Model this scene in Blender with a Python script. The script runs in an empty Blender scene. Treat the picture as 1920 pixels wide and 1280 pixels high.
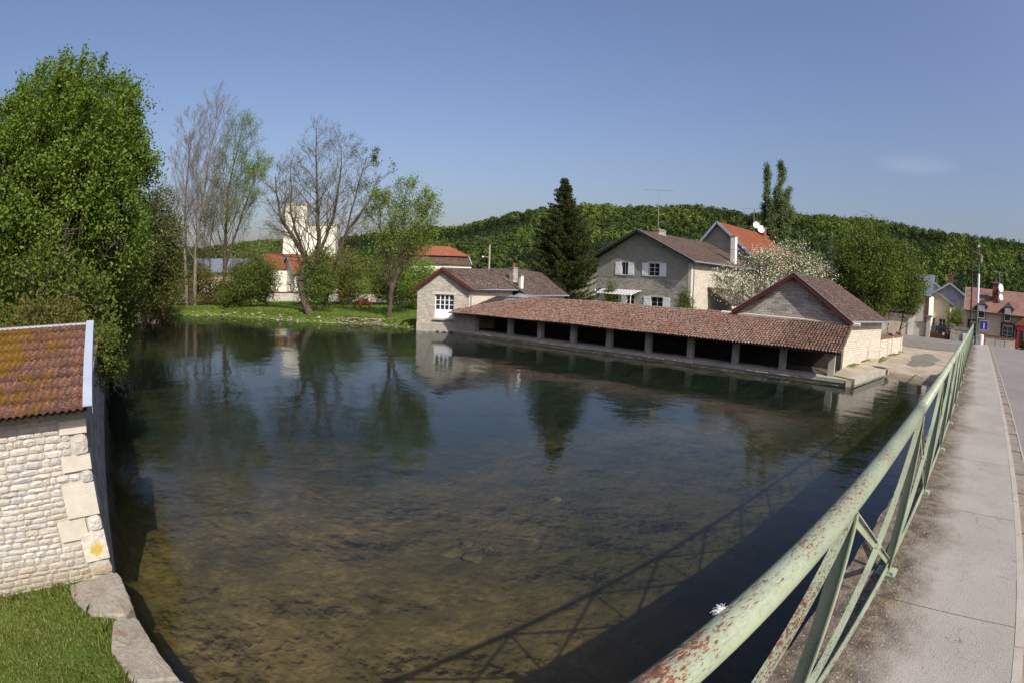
import bpy, math, random
import numpy as np
from mathutils import Vector, Matrix
R = random.Random(7); rng = np.random.default_rng(7)
S = bpy.context.scene; C = S.collection

# ---------------- camera (fisheye), sky, sun, exposure ----------------
cam = bpy.data.cameras.new('camera'); camo = bpy.data.objects.new('camera', cam); C.objects.link(camo)
cam.type = 'PANO'; cam.sensor_width = 36.0; cam.sensor_fit = 'HORIZONTAL'
cam.panorama_type = 'FISHEYE_EQUISOLID'
cam.fisheye_lens = 36.0*1061.6/1920; cam.fisheye_fov = math.radians(175)
cam.clip_start = 0.05; cam.clip_end = 6000
_f = Vector((0.65883, 0.74467, -0.10678)).normalized()
_r = Vector((0.75105, -0.65923, 0.03661)); _r = (_r-_f*_r.dot(_f)).normalized(); _u = _r.cross(_f)
camo.matrix_world = Matrix(((_r.x, _u.x, -_f.x, 0), (_r.y, _u.y, -_f.y, 0), (_r.z, _u.z, -_f.z, 4.6), (0, 0, 0, 1)))
S.camera = camo
SUN = Vector((-0.25, -1.08, 1.0)).normalized()
W = bpy.data.worlds.new('World'); S.world = W; W.use_nodes = True
nt = W.node_tree; nt.nodes.clear()
sky = nt.nodes.new('ShaderNodeTexSky'); sky.sky_type = 'NISHITA'; sky.sun_disc = False
sky.sun_elevation = math.asin(SUN.z); sky.sun_rotation = math.atan2(SUN.x, SUN.y)
sky.air_density = 1.45; sky.dust_density = 4.2; sky.ozone_density = 6.0; sky.altitude = 200
bg = nt.nodes.new('ShaderNodeBackground'); bg.inputs[1].default_value = 0.106
wo = nt.nodes.new('ShaderNodeOutputWorld'); nt.links.new(sky.outputs[0], bg.inputs[0]); nt.links.new(bg.outputs[0], wo.inputs[0])
# a faint wisp of cirrus low in the sky
tc = nt.nodes.new('ShaderNodeTexCoord'); mp = nt.nodes.new('ShaderNodeMapping'); mp.vector_type = 'POINT'
nt.links.new(tc.outputs['Generated'], mp.inputs[0])
wv = nt.nodes.new('ShaderNodeVectorMath'); wv.operation = 'DISTANCE'
CL = Vector((0.970, 0.115, 0.238)).normalized()
mp.inputs['Scale'].default_value = (1, 1, 4.0)
wv.inputs[1].default_value = (CL.x, CL.y, CL.z*4.0); nt.links.new(mp.outputs[0], wv.inputs[0])
mr = nt.nodes.new('ShaderNodeMapRange'); mr.interpolation_type = 'SMOOTHSTEP'
mr.inputs[1].default_value = 0.02; mr.inputs[2].default_value = 0.10; mr.inputs[3].default_value = 1; mr.inputs[4].default_value = 0
nt.links.new(wv.outputs['Value'], mr.inputs[0])
nz = nt.nodes.new('ShaderNodeTexNoise'); nz.inputs['Scale'].default_value = 9; nz.inputs['Detail'].default_value = 6
mp2 = nt.nodes.new('ShaderNodeMapping'); mp2.inputs['Scale'].default_value = (1, 1, 6); nt.links.new(tc.outputs['Generated'], mp2.inputs[0]); nt.links.new(mp2.outputs[0], nz.inputs[0])
mm = nt.nodes.new('ShaderNodeMath'); mm.operation = 'MULTIPLY'; nt.links.new(mr.outputs[0], mm.inputs[0]); nt.links.new(nz.outputs[0], mm.inputs[1])
m3 = nt.nodes.new('ShaderNodeMath'); m3.operation = 'MULTIPLY'; m3.inputs[1].default_value = 0.09; nt.links.new(mm.outputs[0], m3.inputs[0])
mx = nt.nodes.new('ShaderNodeMix'); mx.data_type = 'RGBA'; mx.inputs[7].default_value = (9, 9, 9.4, 1)
nt.links.new(m3.outputs[0], mx.inputs[0]); nt.links.new(sky.outputs[0], mx.inputs[6]); 
tint = nt.nodes.new('ShaderNodeMix'); tint.data_type = 'RGBA'; tint.blend_type = 'MULTIPLY'; tint.inputs[0].default_value = 1; tint.inputs[7].default_value = (1.06, .905, .95, 1)
nt.links.new(mx.outputs[2], tint.inputs[6]); nt.links.new(tint.outputs[2], bg.inputs[0])
sl = bpy.data.lights.new('sun', 'SUN'); sl.energy = 4.2; sl.angle = math.radians(0.53); sl.color = (1, 0.94, 0.84)
so = bpy.data.objects.new('sun', sl); C.objects.link(so); so.rotation_euler = SUN.to_track_quat('Z', 'Y').to_euler(); so.location = (-20, -60, 60)
S.view_settings.view_transform = 'Standard'; S.view_settings.look = 'None'; S.view_settings.exposure = 0.5
S.view_settings.gamma = 1; S.view_settings.use_curve_mapping = False
S.cycles.max_bounces = 8; S.cycles.transparent_max_bounces = 12; S.cycles.caustics_reflective = False; S.cycles.caustics_refractive = False
S.cycles.use_adaptive_sampling = True

# ---------------- helpers ----------------
ORG = {}
class MB:
    def __init__(s): s.v = []; s.f = []
    def add(s, vs, fs):
        n = len(s.v); s.v += [tuple(v) for v in vs]; s.f += [tuple(i+n for i in f) for f in fs]; return s
    def prism(s, bot, top):
        n = len(bot); f = [tuple(range(n))[::-1], tuple(range(n, 2*n))]
        for i in range(n): j = (i+1) % n; f.append((i, j, n+j, n+i))
        return s.add(list(bot)+list(top), f)
    def box(s, x0, y0, z0, x1, y1, z1):
        b = [(x0, y0, z0), (x1, y0, z0), (x1, y1, z0), (x0, y1, z0)]
        return s.prism(b, [(x, y, z1) for x, y, z in b])
    def obox(s, c, ax, ay, az):   # oriented box: centre, three half vectors
        c = Vector(c); ax = Vector(ax); ay = Vector(ay); az = Vector(az)
        b = [c-ax-ay-az, c+ax-ay-az, c+ax+ay-az, c-ax+ay-az]
        return s.prism(b, [p+2*az for p in b])
    def bar(s, a, b, w, h, up=(0, 0, 1)):
        a = Vector(a); b = Vector(b); d = (b-a); L = d.length; d.normalize(); u = Vector(up)
        sx = d.cross(u); 
        if sx.length < 1e-4: sx = Vector((1, 0, 0))
        sx.normalize(); u = sx.cross(d)
        return s.obox((a+b)/2, d*L/2, sx*w/2, u*h/2)
    def tube(s, pts, rad, n=6, cap=True):
        pts = [Vector(p) for p in pts]; rr = rad if hasattr(rad, '__len__') else [rad]*len(pts); base = len(s.v); t0 = None
        for i, p in enumerate(pts):
            d = (pts[min(i+1, len(pts)-1)]-pts[max(i-1, 0)]).normalized()
            a = Vector((0, 0, 1)) if abs(d.z) < 0.9 else Vector((1, 0, 0))
            if t0 is not None: a = t0
            x = (a-d*a.dot(d)).normalized(); y = d.cross(x); t0 = x
            for k in range(n):
                t = 2*math.pi*k/n; s.v.append(tuple(p+(x*math.cos(t)+y*math.sin(t))*rr[i]))
        for i in range(len(pts)-1):
            for k in range(n):
                a = base+i*n+k; b = base+i*n+(k+1) % n; s.f.append((a, b, b+n, a+n))
        if cap: s.f.append(tuple(base+k for k in range(n))[::-1]); s.f.append(tuple(base+(len(pts)-1)*n+k for k in range(n)))
        return s
    def lathe(s, c, prof, n=16):
        base = len(s.v); c = Vector(c)
        for r, z in prof:
            for k in range(n): t = 2*math.pi*k/n; s.v.append((c.x+r*math.cos(t), c.y+r*math.sin(t), c.z+z))
        for i in range(len(prof)-1):
            for k in range(n): a = base+i*n+k; b = base+i*n+(k+1) % n; s.f.append((a, b, b+n, a+n))
        s.f.append(tuple(base+k for k in range(n))[::-1]); s.f.append(tuple(base+(len(prof)-1)*n+k for k in range(n)))
        return s
    def build(s, name, m, parent=None, smooth=False, **kw):
        o0 = ORG.get(parent.name, (0, 0, 0)) if parent else kw.get('org', (0, 0, 0))
        me = bpy.data.meshes.new(name); me.from_pydata([(x-o0[0], y-o0[1], z-o0[2]) for x, y, z in s.v], [], s.f); me.update()
        if m is not None: me.materials.append(m)
        if smooth: me.polygons.foreach_set('use_smooth', [True]*len(me.polygons))
        o = bpy.data.objects.new(name, me); C.objects.link(o)
        if parent: o.parent = parent
        else: o.location = o0
        ORG[o.name] = o0
        return o
def tag(o, label=None, cat=None, group=None, kind=None):
    if label: o['label'] = label
    if cat: o['category'] = cat
    if group: o['group'] = group
    if kind: o['kind'] = kind
    return o
def thing(name, label, cat, loc, group=None):
    o = bpy.data.objects.new(name, None); C.objects.link(o); o.location = loc; o.empty_display_size = .2; ORG[o.name] = tuple(loc)
    return tag(o, label, cat, group)
def inst(name, mesh, parent, loc, rot=(0, 0, 0), scale=(1, 1, 1), mat=None):   # a piece sharing mesh data; loc in world
    o = bpy.data.objects.new(name, mesh); C.objects.link(o); o.parent = parent; p = ORG.get(parent.name, (0, 0, 0))
    o.location = (loc[0]-p[0], loc[1]-p[1], loc[2]-p[2]); o.rotation_euler = rot; o.scale = scale
    return o
def npmesh(name, V, F, m, parent=None, rnd=None, smooth=False, org=None):
    """V (n,3); F (m,4) or (m,3) arrays"""
    o0 = np.array(ORG.get(parent.name, (0, 0, 0)) if parent else (org or (0, 0, 0)), dtype=np.float32)
    V = np.asarray(V, np.float32)-o0; F = np.asarray(F, np.int32); k = F.shape[1]
    me = bpy.data.meshes.new(name); me.vertices.add(len(V)); me.vertices.foreach_set('co', V.ravel())
    me.loops.add(F.size); me.loops.foreach_set('vertex_index', F.ravel())
    me.polygons.add(len(F)); me.polygons.foreach_set('loop_start', np.arange(0, F.size, k, dtype=np.int32)); me.polygons.foreach_set('loop_total', np.full(len(F), k, np.int32))
    if rnd is not None:
        a = me.attributes.new('rnd', 'FLOAT', 'FACE'); a.data.foreach_set('value', np.asarray(rnd, np.float32))
    me.update(calc_edges=True)
    if smooth: me.polygons.foreach_set('use_smooth', np.ones(len(F), bool))
    me.materials.append(m); o = bpy.data.objects.new(name, me); C.objects.link(o)
    if parent: o.parent = parent
    else: o.location = tuple(float(t) for t in o0)
    ORG[o.name] = tuple(float(t) for t in o0)
    return o

# ---------------- materials ----------------
MATS = {}
def hexc(c): return tuple(c)+(1,) if len(c) == 3 else c
class NT:
    def __init__(s, name):
        s.m = bpy.data.materials.new(name); s.m.use_nodes = True; s.t = s.m.node_tree; s.b = s.t.nodes['Principled BSDF']; s.o = s.t.nodes['Material Output']
        g = s.t.nodes.new('ShaderNodeNewGeometry'); s.pos = g.outputs['Position']; s.nrm = g.outputs['Normal']
    def n(s, t, **kw):
        x = s.t.nodes.new(t)
        for k, v in kw.items(): setattr(x, k, v)
        return x
    def l(s, a, b): s.t.links.new(a, b)
    def mapv(s, scale=(1, 1, 1), vec=None, rot=(0, 0, 0), loc=(0, 0, 0)):
        x = s.n('ShaderNodeMapping'); x.inputs['Scale'].default_value = scale; x.inputs['Rotation'].default_value = rot; x.inputs['Location'].default_value = loc
        s.l(vec or s.pos, x.inputs[0]); return x.outputs[0]
    def noise(s, scale, detail=4, rough=.55, vec=None, dist=0):
        x = s.n('ShaderNodeTexNoise'); x.inputs['Scale'].default_value = scale; x.inputs['Detail'].default_value = detail; x.inputs['Roughness'].default_value = rough; x.inputs['Distortion'].default_value = dist
        s.l(vec or s.pos, x.inputs[0]); return x.outputs[0]
    def ramp(s, fac, stops):
        x = s.n('ShaderNodeValToRGB'); e = x.color_ramp.elements
        while len(e) < len(stops): e.new(.5)
        for i, (p, c) in enumerate(stops): e[i].position = p; e[i].color = hexc(c)
        s.l(fac, x.inputs[0]); return x.outputs[0]
    def rng(s, fac, a, b, c=0., d=1.):
        x = s.n('ShaderNodeMapRange'); x.inputs[1].default_value = a; x.inputs[2].default_value = b; x.inputs[3].default_value = c; x.inputs[4].default_value = d; s.l(fac, x.inputs[0]); return x.outputs[0]
    def mix(s, fac, a, b, mode='MIX'):
        x = s.n('ShaderNodeMix'); x.data_type = 'RGBA'; x.blend_type = mode
        for i, v in ((0, fac), (6, a), (7, b)):
            if isinstance(v, (int, float)): x.inputs[i].default_value = v
            elif isinstance(v, (tuple, list)): x.inputs[i].default_value = hexc(tuple(v))
            else: s.l(v, x.inputs[i])
        return x.outputs[2]
    def math(s, op, a, b=0.):
        x = s.n('ShaderNodeMath'); x.operation = op
        for i, v in ((0, a), (1, b)):
            if isinstance(v, (int, float)): x.inputs[i].default_value = v
            else: s.l(v, x.inputs[i])
        return x.outputs[0]
    def sep(s, v=None):
        x = s.n('ShaderNodeSeparateXYZ'); s.l(v or s.pos, x.inputs[0]); return x.outputs
    def comb(s, x, y, z=0.):
        q = s.n('ShaderNodeCombineXYZ')
        for i, v in enumerate((x, y, z)):
            if isinstance(v, (int, float)): q.inputs[i].default_value = v
            else: s.l(v, q.inputs[i])
        return q.outputs[0]
    def bump(s, h, st=.5, dist=.02, prev=None):
        x = s.n('ShaderNodeBump'); x.inputs['Strength'].default_value = st; x.inputs['Distance'].default_value = dist; s.l(h, x.inputs['Height'])
        if prev is not None: s.l(prev, x.inputs['Normal'])
        return x.outputs[0]
    def fin(s, col=None, rough=.8, bump=None, spec=.3, metal=0.):
        if col is not None:
            if isinstance(col, (tuple, list)): s.b.inputs['Base Color'].default_value = hexc(tuple(col))
            else: s.l(col, s.b.inputs['Base Color'])
        if isinstance(rough, (int, float)): s.b.inputs['Roughness'].default_value = rough
        else: s.l(rough, s.b.inputs['Roughness'])
        s.b.inputs['Specular IOR Level'].default_value = spec; s.b.inputs['Metallic'].default_value = metal
        if bump is not None: s.l(bump, s.b.inputs['Normal'])
        return s.m

def m_plain(name, c1, c2=None, scale=3., rough=.7, bst=.15, bscale=None, spec=.3, metal=0., stretch=(1, 1, 1)):
    t = NT(name); c2 = c2 or tuple(x*.8 for x in c1); v = t.mapv(stretch)
    n = t.noise(scale, 6, .6, v); n2 = t.noise(bscale or scale*6, 4, .6, v)
    col = t.mix(t.rng(n, .35, .65), c1, c2); col = t.mix(t.rng(n2, .3, .7, 0, .35), col, tuple(x*.7 for x in c1))
    return t.fin(col, rough, t.bump(n2, bst, .02), spec, metal)
def m_rubble(name, light, dark, mortar, bw=.32, bh=.10, st=.9, dist=.04, stain=(.2, .17, .12), stain_amt=.25, msize=.012, sy=1.0):
    """coursed rubble limestone seen from afar: mapped on (x+y, z) so it works on walls that run along x or y"""
    t = NT(name); x, y, z = t.sep(); h = t.math('ADD', x, t.math('MULTIPLY', y, sy))
    nd = t.noise(1.6, 3); zz = t.math('ADD', z, t.math('MULTIPLY', t.math('SUBTRACT', nd, .5), bh*1.1))
    n2 = t.noise(7, 2); hh = t.math('ADD', h, t.math('MULTIPLY', t.math('SUBTRACT', n2, .5), .2))
    br = t.n('ShaderNodeTexBrick'); br.offset = .43; br.inputs['Scale'].default_value = 1; br.inputs['Mortar Size'].default_value = msize; br.inputs['Mortar Smooth'].default_value = .6; br.inputs['Bias'].default_value = 0
    br.inputs['Brick Width'].default_value = bw; br.inputs['Row Height'].default_value = bh
    br.inputs['Color1'].default_value = hexc(light); br.inputs['Color2'].default_value = hexc(dark); br.inputs['Mortar'].default_value = hexc(mortar)
    t.l(t.comb(hh, zz), br.inputs['Vector'])
    vo = t.n('ShaderNodeTexVoronoi'); vo.inputs['Scale'].default_value = 1; t.l(t.comb(t.math('MULTIPLY', hh, 1/bw*1.3), t.math('MULTIPLY', zz, 1/bh)), vo.inputs['Vector'])
    gs = t.n('ShaderNodeSeparateColor'); t.l(vo.outputs['Color'], gs.inputs[0])
    col = t.mix(t.rng(gs.outputs[0], .0, 1, .0, .55), br.outputs['Color'], dark)
    big = t.noise(.7, 4); col = t.mix(t.rng(big, .45, .75, 0, stain_amt), col, stain)
    fine = t.noise(30, 5, .7); col = t.mix(t.rng(fine, .3, .8, 0, .3), col, tuple(c*.55 for c in light))
    hgt = t.math('SUBTRACT', t.math('ADD', t.math('MULTIPLY', fine, .35), t.math('MULTIPLY', gs.outputs[1], .5)), t.math('MULTIPLY', br.outputs['Fac'], .9))
    return t.fin(col, .92, t.bump(hgt, st, dist), .15)
def m_roof(name, c1, c2, c3, rowz=.14, w=.22, lichen=(.45, .42, .38), la=.3, st=.8, ax=1.0):
    t = NT(name); x, y, z = t.sep(); h = t.math('ADD', x, y)
    br = t.n('ShaderNodeTexBrick'); br.offset = .5; br.inputs['Scale'].default_value = 1; br.inputs['Mortar Size'].default_value = .012; br.inputs['Mortar Smooth'].default_value = .3
    br.inputs['Brick Width'].default_value = w; br.inputs['Row Height'].default_value = rowz
    br.inputs['Color1'].default_value = hexc(c1); br.inputs['Color2'].default_value = hexc(c2); br.inputs['Mortar'].default_value = hexc(tuple(k*.35 for k in c1))
    t.l(t.comb(h, z), br.inputs['Vector'])
    big = t.noise(.9, 5); col = t.mix(t.rng(big, .4, .7, 0, .6), br.outputs['Color'], c3)
    sp = t.noise(9, 3, .7); col = t.mix(t.rng(sp, .57, .66, 0, la), col, lichen)
    # each course overlaps the next: a saw-tooth height
    saw = t.math('FRACT', t.math('MULTIPLY', z, 1/rowz)); hg = t.math('SUBTRACT', t.math('MULTIPLY', saw, -.8), t.math('MULTIPLY', br.outputs['Fac'], .6))
    return t.fin(col, .85, t.bump(t.math('ADD', hg, t.math('MULTIPLY', sp, .4)), st, .03), .2)
def m_leaf(name, c_dark, c_light, trans=.35, rough=.45, hue=None, spec=.35):
    t = NT(name); a = t.n('ShaderNodeAttribute'); a.attribute_name = 'rnd'
    n = t.noise(.45, 2); f = t.math('ADD', t.math('MULTIPLY', a.outputs['Fac'], .7), t.math('MULTIPLY', n, .5))
    stops = [(.15, c_dark), (.85, c_light)]
    if hue: stops = [(.1, c_dark), (.6, c_light), (.95, hue)]
    col = t.ramp(f, stops); t.fin(col, rough+.15, None, spec*.5)
    tr = t.n('ShaderNodeBsdfTranslucent'); cc = t.mix(1.0, col, (1.15, 1.45, .5), 'MULTIPLY'); t.l(cc, tr.inputs[0])
    mxs = t.n('ShaderNodeMixShader'); mxs.inputs[0].default_value = trans; t.l(t.b.outputs[0], mxs.inputs[1]); t.l(tr.outputs[0], mxs.inputs[2]); t.l(mxs.outputs[0], t.o.inputs[0])
    return t.m
def m_glass(name, c=(.02, .025, .03)):
    t = NT(name); return t.fin(c, .05, None, .8)

M = {}
M['lime'] = m_rubble('limestone_rubble', (.58, .54, .46), (.30, .28, .23), (.40, .37, .30), .42, .14, 1., .05, stain_amt=.25)
M['lime_bright'] = m_rubble('limestone_whitewashed', (.66, .61, .51), (.50, .455, .37), (.44, .39, .31), .42, .14, .8, .04, stain=(.42, .34, .2), stain_amt=.25, msize=.008)
M['lime_grey'] = m_rubble('limestone_weathered', (.60, .57, .49), (.27, .25, .22), (.26, .24, .20), .44, .14, 1., .07, stain_amt=.25)
M['lime_gable'] = m_rubble('limestone_gable', (.66, .615, .53), (.38, .35, .29), (.42, .39, .32), .40, .13, 1., .05, stain_amt=.2, sy=-1.0)
M['lime_far'] = m_rubble('limestone_meadow', (.60, .56, .48), (.42, .39, .33), (.36, .33, .27), .5, .16, .8, .05)
M['plaster'] = m_plain('grey_render', (.30, .29, .235), (.235, .225, .18), 1.2, .9, .1, 8)
M['plaster_cream'] = m_plain('cream_render', (.62, .55, .40), (.55, .47, .33), 1.2, .9, .1, 8)
M['plaster_white'] = m_plain('white_render', (.72, .70, .62), (.62, .59, .50), .8, .9, .1, 7)
M['plaster_grey'] = m_plain('stained_render', (.40, .40, .40), (.24, .23, .21), 1.6, .9, .2, 9)
M['concrete'] = m_plain('weathered_concrete', (.40, .37, .31), (.28, .26, .21), 1.8, .9, .3, 14)
M['concrete_d'] = m_plain('damp_concrete', (.27, .25, .19), (.15, .14, .10), 1.5, .85, .3, 12)
M['wood_red'] = m_plain('oxblood_paint', (.105, .026, .021), (.075, .020, .017), 3, .5, .1)
M['white_paint'] = m_plain('white_paint', (.80, .81, .83), (.74, .76, .79), 3, .45, .05)
M['zinc'] = m_plain('zinc', (.33, .37, .42), (.26, .30, .35), 2, .4, .05, metal=.4)
M['zinc_blue'] = m_plain('pale_blue_zinc', (.42, .47, .56), (.36, .41, .50), 2, .5, .06, metal=.2)
M['dark'] = m_plain('dark_timber', (.05, .04, .03), (.03, .025, .02), 3, .8)
M['timber'] = m_plain('old_timber', (.16, .12, .08), (.09, .07, .05), 3, .8, .3, stretch=(1, 1, 6))
M['glass'] = m_glass('window_glass')
M['curtain'] = m_plain('net_curtain', (.45, .45, .47), (.3, .3, .32), 6, .9, .1, stretch=(8, 8, 1))
M['brick'] = m_plain('brick_red', (.21, .08, .05), (.14, .055, .04), 5, .85, .3)
M['metal'] = m_plain('grey_metal', (.45, .46, .47), (.35, .36, .37), 4, .35, .05, metal=.6)
M['green_pole'] = m_plain('green_grey_paint', (.13, .17, .15), (.09, .12, .10), 3, .5)
M['bark'] = m_plain('bark_grey', (.10, .08, .055), (.045, .036, .027), 5, .9, .6, 20, stretch=(1, 1, .35))
M['bark_light'] = m_plain('bark_pale', (.20, .17, .13), (.10, .085, .065), 4, .9, .5, 16, stretch=(1, 1, .35))
M['twig'] = m_plain('twig_brown', (.125, .095, .060), (.075, .057, .036), 4, .9, .1)
M['roof_brown'] = m_roof('tiles_brown', (.085, .048, .034), (.035, .024, .02), (.11, .06, .04), .16, .30, (.36, .34, .30), .7)
M['roof_dark'] = m_roof('tiles_old_brown', (.080, .050, .036), (.028, .020, .017), (.10, .065, .045), .20, .32, (.36, .34, .29), 1.)
M['roof_orange'] = m_roof('tiles_orange', (.27, .085, .042), (.21, .067, .035), (.28, .115, .065), .15, .25, (.5, .3, .2), .1)
M['roof_rust'] = m_roof('tiles_rust', (.21, .060, .027), (.16, .048, .023), (.20, .08, .045), .16, .25, (.3, .2, .12), .2)
M['roof_pink'] = m_roof('tiles_pink', (.235, .125, .10), (.15, .078, .064), (.27, .155, .125), .2, .25, (.5, .4, .33), .3)
M['slate'] = m_roof('slate', (.14, .16, .20), (.11, .125, .16), (.17, .19, .23), .12, .3, (.3, .3, .3), .2)
# ---------------- terrain ----------------
RIV = np.array([(1.0, -60), (37, -60), (36.6, 0), (36.4, 3.0), (36.9, 5.0), (38.2, 7.0), (31.1, 7.6), (28.15, 38.2), (26.0, 42.4), (26.2, 46.4), (24.9, 48.2), (22.7, 50.9), (20.2, 53.2),
                (18.5, 56.9), (16.6, 60.9), (13.8, 65.7), (10.6, 68.2), (5.8, 72.7), (2.2, 74.7), (-1., 76.4), (-1., 50), (-.5, 30), (-.5, 8.0), (-.06, 5.3), (.45, 3.2), (1.0, 0)], float)
def river_sd(X, Y):
    """signed distance to the river outline, positive inside the water"""
    d = np.full(X.shape, 1e9); ins = np.zeros(X.shape, bool); n = len(RIV)
    for i in range(n):
        a = RIV[i]; b = RIV[(i+1) % n]; ab = b-a; t = np.clip(((X-a[0])*ab[0]+(Y-a[1])*ab[1])/(ab@ab), 0, 1)
        d = np.minimum(d, np.hypot(X-a[0]-t*ab[0], Y-a[1]-t*ab[1]))
        c = ((a[1] > Y) != (b[1] > Y)) & (X < (b[0]-a[0])*(Y-a[1])/(b[1]-a[1]+1e-12)+a[0]); ins ^= c
    return np.where(ins, d, -d)
def sm(t): t = np.clip(t, 0, 1); return t*t*(3-2*t)
def vnoise(X, Y, s, seed=0):
    """cheap smooth noise"""
    o = np.zeros(np.shape(X)); r = np.random.default_rng(seed+11)
    for k in range(7):
        a = r.uniform(0, 2*math.pi); f = s*r.uniform(.6, 1.9); o = o+np.sin((X*math.cos(a)+Y*math.sin(a))*f+r.uniform(0, 6.28)+1.3*np.sin((X*math.sin(a)-Y*math.cos(a))*f*.7+r.uniform(0, 6)))
    return o/3.2
def bank_h(X, Y):
    left = .365+0*X
    right = .52+.75*sm((X-38)/34)*sm((30-Y)/20+.2)+.35*sm((Y-44)/12)
    right = np.where((X < 35.6) & (Y < 40.5) & (Y > -20), .18, right)
    h = np.where(X < 8, left+.25*sm((Y-60)/20), right)
    far = np.hypot(X, Y); h = h+3.5*sm((far-115)/250)
    return h+.05*vnoise(X, Y, .5)*sm((far-8)/6)
def ground_h(X, Y):
    sd = river_sd(X, Y); hb = bank_h(X, Y)
    rampw = np.where((X > 31) & (Y < 8.2), 7.5, np.where(X < 0, .35, np.where((Y < 43), .4, .9)))
    out = hb*sm(-sd/rampw)
    natural = (Y > 42) | (X > 33)
    depth = 1.05+.25*vnoise(X, Y, .25, 3)-.35*sm((9-X)/9)*sm((22-Y)/14)
    depth = np.clip(depth, .45, 1.6)
    wd = np.where(X > 31, 5.0, np.where(natural, 2.2, .35))
    ins = -depth*sm(sd/wd)
    return np.where(sd > 0, ins, out), sd
def axis(segs):
    a = []
    for x0, x1, st in segs: a += list(np.arange(x0, x1, st))
    return np.array(a+[segs[-1][1]], float)
gx = axis([(-1500, -300, 150), (-300, -60, 30), (-60, -8, 3), (-8, -1.2, .5), (-1.2, 1, .2), (1, 24, .6), (24, 40, .35), (40, 60, .8), (60, 130, 3), (130, 400, 20), (400, 2400, 200)])
gy = axis([(-1500, -300, 150), (-300, -60, 30), (-60, -12, 4), (-12, 2, .7), (2, 10, .3), (10, 42, .5), (42, 80, .5), (80, 140, 3), (140, 400, 20), (400, 2400, 200)])
GX, GY = np.meshgrid(gx, gy); GZ, GSD = ground_h(GX, GY)
nx, ny = len(gx), len(gy); idx = np.arange(nx*ny).reshape(ny, nx)
F = np.stack([idx[:-1, :-1], idx[:-1, 1:], idx[1:, 1:], idx[1:, :-1]], -1).reshape(-1, 4)
V = np.stack([GX, GY, GZ], -1).reshape(-1, 3)
fc = V[F].mean(1)
bed = fc[:, 2] < -.02
rampm = ~bed & (fc[:, 0] > 33) & (fc[:, 0] < 62) & (fc[:, 1] < 9.2) & (fc[:, 1] > -3)
town = ~bed & ~rampm & (fc[:, 0] > 26.5) & (fc[:, 1] < np.where(fc[:, 0] < 50, 43, 34)) & (fc[:, 0] < 130) & (fc[:, 1] > -60)
grass = ~(bed | rampm | town)
# materials of the ground
t = NT('meadow_grass'); n1 = t.noise(.35, 5); n2 = t.noise(3.5, 5, .7); n3 = t.noise(22, 3, .7)
c = t.mix(t.rng(n1, .35, .65), (.060, .110, .014), (.095, .150, .020)); c = t.mix(t.rng(n2, .4, .7, 0, .6), c, (.13, .17, .035)); c = t.mix(t.rng(n3, .45, .7, 0, .5), c, (.035, .07, .01))
M['meadow'] = t.fin(c, .9, t.bump(t.math('ADD', n2, n3), .9, .08), .1)
t = NT('river_bed_gravel'); n1 = t.noise(.16, 4, .6, dist=.6); n2 = t.noise(1.1, 6, .65, t.mapv((1, .45, 1)), .8); n3 = t.noise(9, 4, .7)
vo = t.n('ShaderNodeTexVoronoi'); vo.feature = 'F1'; vo.inputs['Scale'].default_value = 3.2; vo.inputs['Randomness'].default_value = 1; vd = t.n('ShaderNodeVectorMath'); vd.operation = 'ADD'
nn = t.n('ShaderNodeTexNoise'); nn.inputs['Scale'].default_value = 2; t.l(t.pos, nn.inputs[0]); t.l(t.pos, vd.inputs[0]); t.l(nn.outputs['Color'], vd.inputs[1]); t.l(vd.outputs[0], vo.inputs['Vector'])
c = t.mix(t.rng(n1, .38, .62), (.34, .255, .155), (.21, .175, .085))
c = t.mix(t.rng(n2, .36, .72, 0, .75), c, (.085, .084, .036)); c = t.mix(t.rng(n2, .36, .26, 0, .7), c, (.46, .37, .25))
c = t.mix(t.rng(n3, .35, .8, 0, .25), c, (.09, .078, .042)); c = t.mix(t.rng(vo.outputs['Distance'], .10, .6, .0, .45), c, (.075, .065, .035)); n5 = t.noise(.55, 5, .6, dist=.4); c = t.mix(t.rng(n5, .46, .70, 0, .75), c, (.065, .066, .030))
x, y, z = t.sep(); dim = t.math('MULTIPLY', t.rng(x, 3, 9), t.rng(y, 12, 7)); c = t.mix(t.math('MULTIPLY', dim, .8), c, (.045, .048, .024)); far_ = t.rng(t.math('ADD', t.math('MULTIPLY', y, 1.0), t.math('ADD', t.math('MULTIPLY', x, .35), t.math('MULTIPLY', n1, 6))), 14, 24); c = t.mix(far_, c, t.mix(.90, c, (.014, .034, .034)))  # bed colour painted darker beside the bridge so the railing's shadow shows less
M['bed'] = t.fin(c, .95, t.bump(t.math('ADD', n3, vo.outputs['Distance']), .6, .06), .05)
t = NT('ramp_earth'); n1 = t.noise(.5, 5, .65); n2 = t.noise(5, 6, .75); n3 = t.noise(40, 2, .6)
c = t.mix(t.rng(n1, .4, .6), (.40, .34, .25), (.29, .25, .185)); c = t.mix(t.rng(n2, .5, .75, 0, .7), c, (.19, .165, .12)); c = t.mix(t.rng(n3, .55, .7, 0, .6), c, (.50, .45, .37))
z = t.sep()[2]; c = t.mix(t.rng(z, .03, .16, .75, 0), c, (.12, .095, .05))
M['ramp'] = t.fin(c, .92, t.bump(t.math('ADD', n2, n3), .6, .05), .15)
M['asphalt'] = m_plain('asphalt', (.20, .185, .175), (.155, .145, .135), .6, .9, .3, 60)
def sub(mask, name, mat, **kw):
    f = F[mask]; u, inv = np.unique(f, return_inverse=True); o = npmesh(name, V[u], inv.reshape(f.shape), mat, smooth=True); tag(o, kind='structure'); return o
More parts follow.
